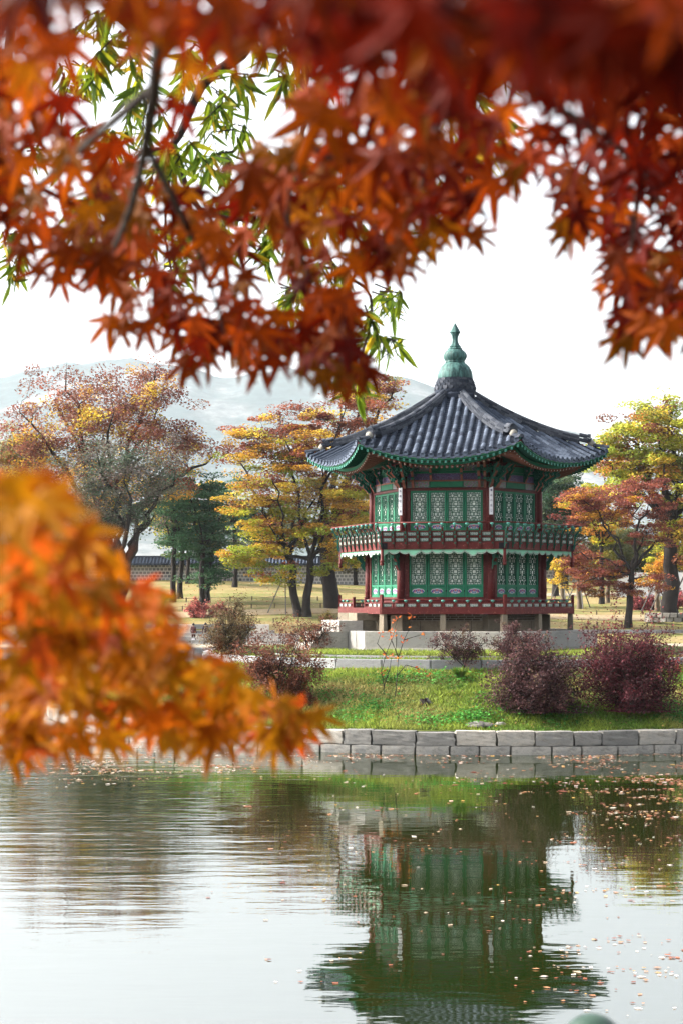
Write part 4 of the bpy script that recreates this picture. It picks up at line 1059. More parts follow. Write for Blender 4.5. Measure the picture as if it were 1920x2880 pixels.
BROWN, RUST, GOLD, YEL, OLIVE, YG, LIME = (0.21, 0.075, 0.05), (0.34, 0.10, 0.05), (0.62, 0.34, 0.045), (0.76, 0.52, 0.07), (0.27, 0.26, 0.055), (0.46, 0.46, 0.05), (0.38, 0.48, 0.06)
GREY, DKG, PINE, ORANGE, MAROON = (0.145, 0.135, 0.10), (0.085, 0.12, 0.075), (0.055, 0.135, 0.062), (0.62, 0.28, 0.05), (0.13, 0.035, 0.04)
c_ = lambda v: (lambda h: v)
def S(px_, d): return px_ * d / FPX
def base_at(x, d, y=None):
    X = (x - X0) * d / FPX
    return Vector((X, d, gz(d, X) if y is None else CZ + (Y0 - y) * d / FPX))
def crown_px(base, blobs, d, depth=0.8):
    """crown lobes given as seen from the bank: (x, y, rx, ry, weight)"""
    out = []
    for x, y, rx, ry, w in blobs:
        p = P(x, y, d) - base; out.append(((p.x, p.y, p.z), (S(rx, d), S(rx, d) * depth, S(ry, d)), w))
    return out
# big brown and gold tree on the left
d = 165; b = base_at(330, d)
tree('zelkova_tree', 'tall wide zelkova with brown and gold leaves, left of the pavilion', 'tree', b, 7.5, crown_px(b, [(300, 1160, 250, 130, 3), (440, 1120, 90, 120, 1.3), (150, 1230, 140, 110, 1.6), (330, 1340, 260, 100, 2), (540, 1260, 70, 70, .7), (60, 1290, 80, 90, .8)], d), 0.75,
     pal((lambda h: .7 + h * 2.2, BROWN), (lambda h: .9 + h * .8, (0.28, 0.11, 0.07)), (lambda h: 1.3 - h * .9, GOLD), (lambda h: .9 - h * .5, YEL), (lambda h: .4, RUST)), 11, 190, 15500, 0.23, (1.5, 0.75), 14, 'trees beyond the pond', (-1, 0))
# grey-green leaning tree in front of it
d = 150; b = base_at(318, d)
tree('leaning_tree', 'dull grey-green tree with thick dark leaning trunk before the big zelkova', 'tree', b, 6.0, crown_px(b, [(350, 1350, 150, 80, 2), (270, 1330, 90, 70, 1), (440, 1330, 80, 60, 1), (250, 1450, 100, 80, 1.2), (400, 1450, 70, 80, 1)], d), 0.62,
     pal((c_(1.4), GREY), (c_(1), DKG), (c_(.5), (0.17, 0.14, 0.12))), 12, 90, 6200, 0.20, (1.3, 0.75), 7, 'trees beyond the pond', (1.2, 0), twist=0.6)
# pines with dark straight trunks
for i, (x, d, yt, w, seed, lab) in enumerate(((486, 172, 1330, 45, 21, 'slim pine with bare dark trunk, left one of a close pair before the wall'), (507, 176, 1350, 45, 22, 'slim pine with bare dark trunk, second of a close pair before the wall'), (566, 168, 1330, 85, 23, 'dark green pine standing before the palace wall'), (582, 170, 1440, 40, 24, 'small pine with leaning trunk just beside the dark green pine'))):
    b = base_at(x, d)
    tree('pine_tree', lab, 'pine', b, S(1690 - (yt + 170), d) * 0.5 + 2, crown_px(b, [(x, yt + 40, w * .7, 50, 1), (x, yt + 110, w, 60, 1.4), (x + 8, yt + 180, w * .8, 45, 1 if i > 1 else .2)], d), 0.28, pal((c_(2), PINE), (c_(1), (0.08, 0.17, 0.085)), (c_(.5), (0.12, 0.16, 0.06))), seed, 34, 3600 if i > 1 else 2200, 0.24, (1.5, 0.35), 6, 'pines before the palace wall', (0.2, 0), twigs=1)
d = 190; b = base_at(660, d)
tree('pine_tree', 'pale green pine seen above the wall behind the golden tree', 'pine', b, 8, crown_px(b, [(660, 1400, 50, 60, 1), (670, 1480, 70, 60, 1)], d), 0.25, pal((c_(2), (0.09, 0.16, 0.10)), (c_(1), PINE)), 25, 30, 3000, 0.25, (1.5, .4), 5, 'pines before the palace wall')
d = 195; b = base_at(530, d)
tree('yellow_tree', 'yellow tree glowing between the pine trunks', 'tree', b, 3, crown_px(b, [(530, 1480, 70, 90, 1), (460, 1450, 60, 80, .8), (600, 1420, 50, 60, .7)], d), 0.25, pal((c_(2), YEL), (c_(1), YG), (c_(1), GOLD)), 26, 40, 4500, 0.26, (1.2, .5), 5, 'trees beyond the pond')
# the golden tree left of the pavilion
d = 155; b = base_at(852, d)
tree('golden_tree', 'spreading golden-yellow and russet zelkova with forked trunk, directly left of pavilion', 'tree', b, 5.6, crown_px(b, [(820, 1230, 160, 90, 2.4), (960, 1160, 90, 70, .9), (720, 1260, 90, 70, 1), (830, 1370, 200, 90, 3.2), (720, 1450, 120, 60, 1.2), (960, 1400, 110, 120, 1.4), (850, 1500, 180, 60, 2), (690, 1570, 80, 40, .7), (960, 1540, 90, 70, 1), (760, 1610, 90, 40, .6)], d), 0.50,
     pal((lambda h: max(0, h * 4.2 - 1.4), (0.25, 0.085, 0.055)), (lambda h: .35 + h * .6, RUST), (lambda h: 1.9 - h * .9, GOLD), (lambda h: 1.9 - h * 1.1, YEL), (lambda h: 2.2 - h * 2.3, YG), (lambda h: 1.6 - h * 2, LIME), (lambda h: .2 + h * .9, BROWN)), 31, 210, 24000, 0.23, (1.3, 0.40), 12, 'trees beyond the pond', (-.3, 0), stems=2, flat=.8)
d = 163; b = base_at(942, d)
tree('old_tree', 'thick leaning grey trunk beside the steps with sparse bronze upper branches', 'tree', b, 7.0, crown_px(b, [(1030, 1120, 100, 60, 1.2), (1100, 1090, 50, 40, .5), (1000, 1230, 60, 60, .6), (1010, 1480, 60, 90, 1)], d), 0.72,
     pal((lambda h: .3 + h * 1.6, (0.27, 0.10, 0.07)), (lambda h: 1.2 - h * .6, GOLD), (c_(.6), YEL), (c_(.3), OLIVE)), 32, 60, 4300, 0.22, (1.2, 0.3), 6, 'trees beyond the pond', (-1.3, 0))
# right of the pavilion
d = 150; b = base_at(1765, d)
tree('russet_tree', 'reddish-brown maple with slim dark trunk, nearest tree right of the pavilion', 'tree', b, 5.2, crown_px(b, [(1700, 1420, 110, 70, 2), (1640, 1430, 60, 50, .8), (1800, 1400, 110, 60, 1.5), (1690, 1610, 110, 50, 1.5), (1790, 1640, 90, 40, 1), (1620, 1560, 40, 60, .6), (1850, 1480, 70, 70, 1), (1660, 1660, 60, 25, .5)], d), 0.30,
     pal((c_(2.0), (0.30, 0.095, 0.065)), (c_(1), (0.22, 0.07, 0.055)), (lambda h: .7 - h * .7, (0.44, 0.19, 0.045)), (lambda h: h * .3, ORANGE), (c_(.25), GOLD)), 41, 110, 10500, 0.19, (1.0, 0.28), 9, 'trees beyond the pond', (.3, 0), flat=.6, twist=.6)
d = 158; b = base_at(1884, d)
tree('green_tree', 'large yellow-green tree with stout dark trunk in a stone ring', 'tree', b, 9, crown_px(b, [(1800, 1230, 130, 100, 2), (1860, 1180, 90, 70, 1), (1760, 1330, 90, 70, 1.5), (1880, 1330, 120, 90, 1.6), (1960, 1250, 100, 120, 1.2), (1720, 1280, 60, 60, .7), (1900, 1450, 90, 70, 1), (1930, 1530, 80, 60, 1)], d), 0.70,
     pal((lambda h: .5 + h * 1.2, (0.38, 0.45, 0.065)), (c_(1.0), YG), (c_(.9), YEL), (lambda h: .75, (0.25, 0.10, 0.06)), (lambda h: max(0, .9 - h), (0.48, 0.20, 0.045)), (c_(.5), OLIVE)), 42, 150, 16000, 0.24, (1.3, 0.5), 10, 'trees beyond the pond', (.2, 0), twist=.6)
d = 175; b = base_at(1690, d)
tree('orange_tree', 'orange-leaved tree rising behind the russet maple', 'tree', b, 6, crown_px(b, [(1640, 1400, 50, 35, 1), (1690, 1410, 50, 40, 1), (1700, 1480, 60, 70, 1.4), (1740, 1300, 60, 60, .8)], d), 0.25, pal((c_(1.4), ORANGE), (c_(1), GOLD), (c_(1.2), YG)), 43, 46, 4500, 0.25, (1.1, .45), 6, 'trees beyond the pond')
d = 185; b = base_at(1560, d)
tree('pine_tree', 'dark pine showing just right of the pavilion eave', 'pine', b, 9, crown_px(b, [(1560, 1380, 60, 60, 1), (1600, 1420, 50, 60, 1), (1540, 1450, 60, 60, 1)], d), 0.3, pal((c_(2), (0.05, 0.11, 0.06)), (c_(1), (0.09, 0.13, 0.07))), 44, 40, 4500, 0.27, (1.5, .5), 6, 'pines before the palace wall')
d = 192
for i, (x, y, rx, ry, lab, colr_) in enumerate(((1590, 1490, 90, 70, 'olive-grey bushy tree behind the pavilion balcony', (0.17, 0.16, 0.08)), (1720, 1560, 90, 60, 'dull green thicket tree behind the russet maple', (0.19, 0.20, 0.08)), (1850, 1590, 80, 50, 'dark green low tree behind the white hoarding', (0.10, 0.14, 0.06)), (1000, 1500, 110, 110, 'dim olive tree behind the golden zelkova, close to pavilion wall', (0.16, 0.14, 0.07)), (40, 1330, 80, 90, 'pale olive tree at the far left edge', (0.27, 0.26, 0.11)), (200, 1500, 200, 90, 'dark green broad tree low behind the orange maple spray', (0.08, 0.11, 0.06)), (760, 1500, 120, 60, 'dusky tree standing right above the palace wall', (0.13, 0.14, 0.08)))):
    dd = d + i * 3; b = base_at(x, dd)
    tree('background_tree', lab, 'tree', b, 3.5, crown_px(b, [(x, y, rx, ry, 1), (x + rx * .4, y - ry * .6, rx * .5, ry * .6, .6)], dd), 0.25, pal((c_(2), colr_), (c_(1), tuple(v * 1.35 for v in colr_)), (c_(.3), (0.40, 0.27, 0.07))), 60 + i, 46, 6000, 0.27, (1.4, .7), 6, 'trees beyond the pond')
# staked saplings
def stakes(b, n, L, r_, seed, lab):
    rr = random.Random(seed); root = empty('tree_stakes', b, 0, lab, 'stakes', 'timber props round young trees')
    for i in range(n):
        a = 2 * math.pi * (i + .3) / n; mb = MB(); mb.tube([(math.cos(a) * L * .45, math.sin(a) * L * .45, -.1), (math.cos(a + .5) * .12, math.sin(a + .5) * .12, L * .85)], r_, 6); mb.build('stake', M['stake'], root)
for i, (x, d, yt, lab, c) in enumerate(((1580, 172, 1575, 'yellow-leaved young tree with pale wrapped trunk', YEL), (1627, 170, 1560, 'bare pale-trunked young tree right of the yellow one', (0.40, 0.14, 0.07)), (1707, 176, 1560, 'grey twin-stemmed young tree behind the russet maple', OLIVE), (1846, 166, 1570, 'pale-trunked young tree left of the stout dark trunk', YG), (1868, 163, 1560, 'pale bare young tree touching the stout dark trunk', ORANGE))):
    b = base_at(x, d); h = S(1690 - yt, d) + (CZ - b.z)
    tree('young_tree', lab, 'tree', b, h * .5, crown_px(b, [(x, yt + 30, 34, 45, 1)], d), 0.24, pal((c_(2), c), (c_(.5), GOLD)), 70 + i, 16, 650, 0.22, (.7, .35), 5, 'young staked trees', bark='bark_pale', twigs=1)
    if i != 2: stakes(b, 3, 3.6, .06, 80 + i, ['timber props around the yellow young tree', 'timber props around the bare pale-trunked tree', '', 'timber props left of the stout dark trunk', 'timber props against the tree touching the stout trunk'][i])
stakes(base_at(800, 158), 3, 4.0, .06, 90, 'leaning timber props behind the golden zelkova trunk'); stakes(base_at(892, 165), 2, 4.5, .07, 91, 'pale plank props between golden zelkova and thick grey trunk')
stakes(base_at(1925, 160), 3, 4.6, .08, 92, 'grey timber props at the far right edge')

# ------------------------------------------------------------------ shrubs
def shrub(name, label, base, rx, rz, palette, seed, nleaf, lsize=0.06, stems=9, open_=0.0, group='shrubs on the island bank', lift=0.15, trunk_r=0.022, ry=None, blobs=None):
    rr = random.Random(seed); rg = np.random.default_rng(seed); nleaf = int(nleaf * 1.9); root = empty(name, base, 0, label, 'shrub', group)
    mb = MB(); tips = []; ry = ry or rx * .8
    for s in range(stems):
        a = rr.uniform(0, 6.28); q = rr.uniform(.3, 1) if open_ else math.sqrt(rr.random())
        end = Vector((math.cos(a) * rx * q, math.sin(a) * ry * q, rz * (lift + (1 - lift) * rr.uniform(.5, 1) * math.sqrt(max(.1, 1 - (q * .85) ** 2)))))
        if not open_: u_ = rr.uniform(.10, 1); q = math.sqrt(1 - (u_ * .96) ** 2) * math.sqrt(rr.uniform(.25, 1)); end = Vector((math.cos(a) * rx * q, math.sin(a) * ry * q, rz * u_ * rr.uniform(.85, 1.04) * (1 + .16 * math.sin(a * 2 + seed))))
        if blobs: c, r3 = rr.choice(blobs); end = Vector([c[i] + rr.uniform(-1, 1) * r3[i] for i in range(3)])
        st_ = Vector((rr.gauss(0, .08) * rx, rr.gauss(0, .08) * rx, -.05)); pts = curve_pts(st_, end, rz * .08, 5, rr, rx * .05)
        mb.tube(pts, [trunk_r * (1 - .13 * i) for i in range(6)], 4, 0, False)
        for _ in range(5):
            j = rr.randint(2, 5); p0 = pts[j]; e2 = p0 + Vector((rr.gauss(0, .26 if open_ else .15) * rx, rr.gauss(0, .26 if open_ else .15) * ry, rr.gauss(.06 if open_ else .0, .18 if open_ else .10) * rz)); mb.tube([p0, p0.lerp(e2, .5) + Vector((0, 0, .03)), e2], [.009, .007, .004], 3, 0, False); tips.append(e2)
            for __ in range(3):
                e3 = e2 + Vector((rr.gauss(0, .13) * rx, rr.gauss(0, .13) * ry, rr.gauss(.03, .09) * rz)); mb.tube([e2, e3], [.005, .003], 3, 0, False); tips.append(e3)
    mb.build('stems', M['bark'], root)
    per = rg.multinomial(nleaf, rg.dirichlet(np.full(len(tips), 1.6))); pos = []; cols = []
    for p, k in zip(tips, per):
        if not k: continue
        q = rg.normal(size=(k, 3)) * np.array([rx, ry, rz * .8]) * (.075 if not open_ else .06); pos.append(q + np.array(p))
        c = np.array(palette(p.z / rz, p, rr)); cols.append(np.clip(c[None] * rg.uniform(.55, 1.45, size=(k, 1)), .002, .9))
    pos = np.concatenate(pos); cols = np.concatenate(cols); pos[:, 2] = np.maximum(pos[:, 2], .03)
    fr = rand_frames(rg, len(pos), lsize * rg.uniform(.6, 1.3, size=len(pos)), .2)
    inst('foliage', scatter('foliage', DIAMOND_V, DIAMOND_F, np.concatenate([fr, pos[:, :, None]], 2), cols, M['leaf_far']), root)
    return root
def isl(x, d):
    X = (x - X0) * d / FPX; return Vector((X, d, island_surf(X, d)))
PURP = pal((c_(2), (0.085, 0.042, 0.045)), (c_(1), (0.13, 0.062, 0.058)), (c_(.7), (0.06, 0.033, 0.032)), (c_(.35), (0.13, 0.09, 0.055)))
REDP = pal((c_(2), (0.12, 0.034, 0.042)), (c_(1.2), (0.085, 0.032, 0.038)), (lambda h: h * .8, (0.22, 0.05, 0.05)), (c_(.4), (0.12, 0.07, 0.05)))
RUSTP = pal((c_(2), (0.16, 0.06, 0.04)), (c_(1), (0.11, 0.05, 0.035)), (c_(.5), (0.24, 0.09, 0.05)))
b = isl(1508, 48.0); shrub('purple_shrub', 'wide dusky purple-brown shrub overhanging the granite wall', b, 1.36, 1.78, PURP, 101, 13000, .068, 84)
b = isl(1768, 48.6); shrub('red_shrub', 'big crimson-purple shrub at the right edge of the bank', b, 1.62, 2.25, REDP, 102, 15500, .070, 92)
b = isl(1300, 51.6); shrub('small_purple_shrub', 'small open purple shrub with a green tuft at its foot', b, .95, 1.05, PURP, 103, 2300, .055, 16, 1)
b = isl(1455, 52.4); shrub('back_purple_shrub', 'low purple-brown shrub behind the wide dusky one', b, .95, 1.05, PURP, 106, 3800, .055, 22)
b = isl(790, 50.2); shrub('russet_shrub', 'open russet-brown shrub with crooked stems left of the steps', b, 1.35, 1.9, RUSTP, 104, 6200, .062, 26, 1)
b = isl(840, 49.6); shrub('brown_shrub', 'dense small brown shrub on the left of the bank', b, .55, 1.0, RUSTP, 105, 3200, .05, 16)
b = isl(640, 57); shrub('olive_shrub', 'brownish-olive dense shrub behind the open russet one', b, 1.15, 1.75, pal((c_(1.5), (0.16, 0.11, 0.06)), (c_(1), (0.12, 0.10, 0.05)), (c_(.6), (0.20, 0.09, 0.05))), 107, 5200, .06, 26)
b = isl(880, 57.5); shrub('twiggy_shrub', 'thin brown twiggy shrub beside the bottom step', b, .95, 1.0, RUSTP, 108, 1900, .05, 18, 1)
# distant pink hedges
def far_shrub(x, d, w, h, lab, colr_, seed, n=1500):
    b = base_at(x, d); shrub('pink_shrub', lab, b, S(w, d), S(h, d), pal((c_(2), colr_), (c_(1), tuple(v * .7 for v in colr_))), seed, n, .17, 18, 0, 'pink autumn shrubs on the far lawn', .1, .03)
for i, (x, w, h, lab) in enumerate(((560, 45, 45, 'pale pink shrub, largest on the far lawn left'), (606, 20, 30, 'small pink bush second from the pine trunks'), (626, 20, 34, 'pink bush in the middle of the far row'), (648, 13, 24, 'smallest pink bush at the row end by the golden tree'))): far_shrub(x, 157, w, h, lab, (0.52, 0.16, 0.14), 120 + i, 1300)
for i, (x, w, h, lab) in enumerate(((1795, 35, 40, 'deep pink shrub beside the slim dark trunk'), (1835, 30, 38, 'pink shrub half hiding the person in white'), (1900, 35, 42, 'dull pink shrub half hiding the seated couple'))): far_shrub(x, 168, w, h, lab, (0.45, 0.12, 0.13), 130 + i, 1200)
b = base_at(930, 146); shrub('yellow_bush', 'small yellowish bush at the foot of the thick grey trunk', b, 1.3, 1.5, pal((c_(1), (0.26, 0.20, 0.06)), (c_(1), (0.18, 0.16, 0.06))), 140, 1400, .15, 14, 0, 'shrubs on the far shore')
# slender sapling with orange leaves on the bank
def slender():
    rr = random.Random(5); root = empty('orange_sapling', isl(1090, 49.6), 0, 'slender sapling with a few orange leaves, alone on the grass bank', 'sapling')
    O = root.location; mb = MB(); tips = []
    def Q(x, y): return P(x, y, 49.6) - O
    for pts in ([(1078, 1965), (1080, 1935), (1072, 1890), (1085, 1840), (1105, 1790), (1118, 1740)], [(1110, 1960), (1116, 1900), (1120, 1850), (1135, 1800), (1150, 1770), (1158, 1735)], [(1116, 1900), (1140, 1870), (1175, 1880), (1200, 1895)], [(1085, 1840), (1060, 1810), (1070, 1780)], [(1120, 1850), (1100, 1800), (1095, 1770)], [(1135, 1800), (1165, 1790), (1185, 1785)], [(1078, 1930), (1095, 1880), (1100, 1850)]):
        v = [Q(*p) + Vector((0, rr.uniform(-.2, .2), 0)) for p in pts]; mb.tube(v, [.016 - .010 * i / (len(v) - 1) for i in range(len(v))], 5, 0, False); tips += v[2:]
    mb.build('stems', M['bark'], root)
    lm = []
    for c in ((0.42, 0.10, 0.03), (0.50, 0.16, 0.03), (0.33, 0.07, 0.03)):
        m2 = MB(); m2.add([(0, 0, 0), (.22, .30, .05), (0, 1, -.06), (-.22, .30, .05)], [(0, 1, 2, 3)], 0, c); lm.append(m2.mesh('leaf', M['leaf']))
    for i in range(74):
        p = rr.choice(tips); o = inst('leaf', rr.choice(lm), root, p + Vector((rr.gauss(0, .06), rr.gauss(0, .06), rr.gauss(0, .05))), 0, (.12, .12, .12)); o.rotation_euler = (rr.uniform(0, 6.3), rr.uniform(0, 6.3), rr.uniform(0, 6.3))
slender()

# ------------------------------------------------------------------ grass and ground cover on the island
def grass():
    rg = np.random.default_rng(3); n = 125000; k = 0; pos = []
    r_ = np.sqrt(rg.uniform(8.6 ** 2, (IR - .45) ** 2, n)); a = rg.uniform(R(175), R(365), n)
    x = IC.x + r_ * np.cos(a); y = IC.y + r_ * np.sin(a)
    keep = ~((r_ > 9.12) & (r_ < 9.55)) & ~((r_ > 8.4) & (r_ < 8.62)); x, y, r_ = x[keep], y[keep], r_[keep]
    xf = rg.uniform(-1, 9.5, 16000); yf = rg.uniform(52.3, 58, 16000); rf = np.hypot(xf - IC.x, yf - IC.y); kf = (rf < 8.35) & (np.hypot(xf - PC.x, yf - PC.y) > 4.9); x, y = np.concatenate([x, xf[kf]]), np.concatenate([y, yf[kf]])
    z = np.array([island_surf(u, v) for u, v in zip(x, y)])
    nz = np.array([mnoise.fractal(Vector((u * .55, v * .55, 0)), .8, 2, 4) for u, v in zip(x, y)]); dz = np.array([mnoise.noise(Vector((u * .35 + 9, v * .35, 5))) for u, v in zip(x, y)])
    m = len(x); h = rg.uniform(.05, .13, m) * (1 + .5 * np.clip(nz, -1, 1)); w = rg.uniform(.012, .03, m)
    th = rg.uniform(0, 6.28, m); ln = rg.normal(0, .06, (m, 2))
    v0 = np.stack([x - np.cos(th) * w, y - np.sin(th) * w, z - .01], 1); v1 = np.stack([x + np.cos(th) * w, y + np.sin(th) * w, z - .01], 1); v2 = np.stack([x + ln[:, 0], y + ln[:, 1], z + h], 1)
    vs = np.stack([v0, v1, v2], 1).reshape(-1, 3); fs = np.arange(m * 3).reshape(-1, 3)
    lush = np.array((0.27, 0.34, 0.055)); dark = np.array((0.10, 0.19, 0.032)); dry = np.array((0.42, 0.33, 0.14))
    t = np.clip(nz * 1.2 + .5, 0, 1)[:, None]; col = lush * t + dark * (1 - t); s = np.clip(dz * 2.2 + .12, 0, .85)[:, None]; col = col * (1 - s) + dry * s
    fl = (np.hypot(x - IC.x, y - IC.y) < 8.6)[:, None]; col = np.where(fl, np.array((0.24, 0.30, 0.055)) * (.8 + .4 * t), col)
    col *= rg.uniform(.6, 1.4, (m, 1))
    tag(inst('bank_grass', np_mesh('bank_grass', vs, fs, M['leaf_far'], col)), 'short green grass with dry patches on the island bank', 'grass', None, 'stuff')
    # broad leaved ground cover
    cen = [(rg.uniform(-7, 13), rg.uniform(46.8, 53)) for _ in range(34)] + [(3.6, 47.6), (2.6, 47.5), (5.2, 48), (4.4, 48.8), (6.2, 47.4), (9.5, 48.5), (-1.2, 50.5), (-.6, 50), (-2.5, 50.5), (-5.5, 52.5), (-4.5, 52), (.6, 49.4), (10.5, 47.9), (11.5, 48.4)]
    P_ = []; C_ = []
    for cx, cy_ in cen:
        rr = math.hypot(cx - IC.x, cy_ - IC.y)
        if not (9.7 < rr < 14.4): continue
        k = int(rg.uniform(120, 420)); s = rg.uniform(.25, .6); q = np.stack([cx + rg.normal(0, s * 1.3, k), cy_ + rg.normal(0, s * .8, k)], 1); ok = np.hypot(q[:, 0] - IC.x, q[:, 1] - IC.y); q = q[(ok > 9.6) & (ok < 14.45)]
        zz = np.array([island_surf(u, v) for u, v in q]) + rg.uniform(.05, .2, len(q)); P_.append(np.column_stack([q, zz])); c = np.array((.06, .20, .035)) * rg.uniform(.7, 1.6); C_.append(c[None] * rg.uniform(.5, 1.5, (len(q), 1)))
    P_ = np.concatenate(P_); C_ = np.concatenate(C_); fr = rand_frames(rg, len(P_), rg.uniform(.05, .11, len(P_)), .8)
    tag(inst('ground_cover', scatter('ground_cover', DIAMOND_V, DIAMOND_F, np.concatenate([fr, P_[:, :, None]], 2), C_, M['leaf_far'])), 'bright green leafy weeds in patches on the grass bank', 'weeds', None, 'stuff')
grass()
def tuft():
    rg = np.random.default_rng(9); root = isl(1292, 50.6); mb = MB()
    for i in range(150):
        a = rg.uniform(0, 6.28); r_ = rg.uniform(.0, .08); L = rg.uniform(.25, .42); o = rg.uniform(.08, .30); p = Vector((math.cos(a) * r_, math.sin(a) * r_, 0)); q = Vector((math.cos(a) * o, math.sin(a) * o, L)); s = Vector((-math.sin(a), math.cos(a), 0)) * .012
        mb.add([p - s, p + s, p.lerp(q, .6) + s * .8 + Vector((0, 0, .06)), q, p.lerp(q, .6) - s * .8 + Vector((0, 0, .06))], [(0, 1, 2, 3, 4)], 0, tuple(v * rg.uniform(.7, 1.3) for v in (0.17, 0.25, 0.05)))
    tag(mb.build('grass_tuft', M['leaf_far'], None, root), 'green tussock of long grass at the foot of the small purple shrub', 'grass tuft')
tuft()
# rocks and a dark stump on the bank
def rock(lab, name, pos, size, mat, seed, cat='rock'):
    bm = bmesh.new(); bmesh.ops.create_icosphere(bm, subdivisions=3, radius=1)
    for v in bm.verts:
        n_ = mnoise.fractal(v.co * 1.4 + Vector((seed, 0, 0)), .9, 2, 3); v.co *= 1 + .28 * n_; v.co.z = max(v.co.z, -.35); v.co = Vector((v.co.x * size[0], v.co.y * size[1], v.co.z * size[2]))
    me = bpy.data.meshes.new(name); bm.to_mesh(me); bm.free(); me.materials.append(M[mat]); return tag(inst(name, me, None, pos), lab, cat)
rock('pale flat rock lying above the wall under the purple shrub', 'rock', isl(1345, 47.0) + Vector((0, 0, .03)), (.40, .25, .10), 'rough_stone', 1)
rock('small pale stone right of the flat rock', 'rock', isl(1405, 47.1) + Vector((0, 0, .02)), (.15, .14, .07), 'rough_stone', 2)
def stump():
    mb = MB(); mb.lathe([(.20, -.08), (.15, .0), (.125, .08), (.12, .13), (.085, .135), (.06, .09)], 12); b = isl(1192, 48.9)
    o = tag(mb.build('tree_stump', M['bark'], None, b), 'dark hollow tree stump low in the grass bank', 'stump'); rr = random.Random(3)
    for v in o.data.vertices: v.co += Vector((rr.gauss(0, .012), rr.gauss(0, .012), rr.gauss(0, .02)))
    m2 = MB(); m2.tube([(.05, -.05, .1), (.14, -.08, .05), (.24, -.1, -.02)], [.05, .045, .03], 6); m2.build('root', M['stake'], o)
stump()

def fallen():
    rg = np.random.default_rng(23); n = 2600; r_ = np.sqrt(rg.uniform(8.7 ** 2, 14.4 ** 2, n)); a = rg.uniform(R(185), R(355), n)
    x = IC.x + r_ * np.cos(a); y = IC.y + r_ * np.sin(a); z = np.array([island_surf(u, v) for u, v in zip(x, y)]) + rg.uniform(.05, .12, n)
    xl = rg.uniform(-40, 45, 5000); yl = rg.uniform(143, 195, 5000); zl = np.array([gz(v, u) for u, v in zip(xl, yl)]) + .1
    pos = np.column_stack([np.concatenate([x, xl]), np.concatenate([y, yl]), np.concatenate([z, zl])]); m = len(pos); sz = np.concatenate([rg.uniform(.04, .09, n), rg.uniform(.10, .24, 5000)])
    c = np.array([(0.30, 0.12, 0.06), (0.42, 0.22, 0.09), (0.22, 0.10, 0.06), (0.50, 0.34, 0.12)])[rg.choice(4, m)] * rg.uniform(.6, 1.3, (m, 1)); fr = rand_frames(rg, m, sz, 1.2)
    tag(inst('fallen_leaves', scatter('fallen_leaves', DIAMOND_V, DIAMOND_F, np.concatenate([fr, pos[:, :, None]], 2), c, M['leaf_far'])), 'brown fallen leaves strewn over the bank and lawns', 'leaves', None, 'stuff')
fallen()
# ------------------------------------------------------------------ palace wall far behind
WD = 201.0; WZ0 = 6.0
M['wall_stone'] = stone_mat('wall_stone', (0.33, 0.33, 0.34), (0.46, 0.45, 0.44), 2, 0.3, 0.3)
M['white_joint'] = paint('white_wall_joint', (1.05, 1.02, .96), .9, .08, 1)
pw = empty('palace_wall', (0, WD, WZ0), 0, 'grey stone palace wall with pale joints and dark tiled coping', 'stone wall')
mb = MB(); mb.box((5, 0.4, 1.2), (90, 0.8, 2.8)); mb.build('joint_face', M['white_joint'], pw)
mb = MB(); 
WS = stone_meshes(3, M['wall_stone'], .02, .05, 14); wm = MB()
for r_ in range(6):
    for c in range(200):
        x = -40 + c * .45 + (.22 if r_ % 2 else 0); z = .35 + r_ * .40
        px_ = x / WD * FPX + X0
        if (r_ >= 1) and (425 < px_ < 740 or 1535 < px_ < 1650): inst('wall_stone', rnd.choice(WS), pw, (x, -.01, z), 0, (.345, .1, .29))
        else: wm.box((x, -.01, z), (.345, .1, .29))
tag(wm.build('wall_stones_rest', M['wall_stone'], pw), kind='stuff')
mb = MB(); mb.add([(-40, -.95, 2.55), (50, -.95, 2.55), (50, .4, 3.35), (-40, .4, 3.35), (50, 1.75, 2.55), (-40, 1.75, 2.55), (-40, -.95, 2.4), (50, -.95, 2.4)], [(0, 1, 2, 3), (3, 2, 4, 5), (6, 7, 1, 0)])
mb.box((5, .4, 3.42), (90, .5, .28)); tm = MB()
for i in range(225):
    x = -40 + i * .4; tm.tube([(x, -1.0, 2.6), (x, .3, 3.36)], .10, 6)
mb.build('coping', M['tile_pan'], pw); tag(tm.build('coping_tiles', M['tile'], pw), kind='stuff')
# white hoarding at right
def hoard():
    root = empty('hoarding', base_at(1862, 181), R(-4), 'plain white hoarding panels behind the pink shrubs', 'hoarding'); W = M['plaque']
    for i in range(7):
        mb = MB(); mb.box((0, 0, 1.2), (1.78, .06, 2.6)); mb.build('panel', W, root, (-3.9 + i * 1.8, 0, 0))
        m2 = MB(); m2.box((0, .06, 1.2), (.07, .06, 2.5)); m2.build('post', M['stake'], root, (-4.8 + i * 1.8, 0, 0))
hoard()
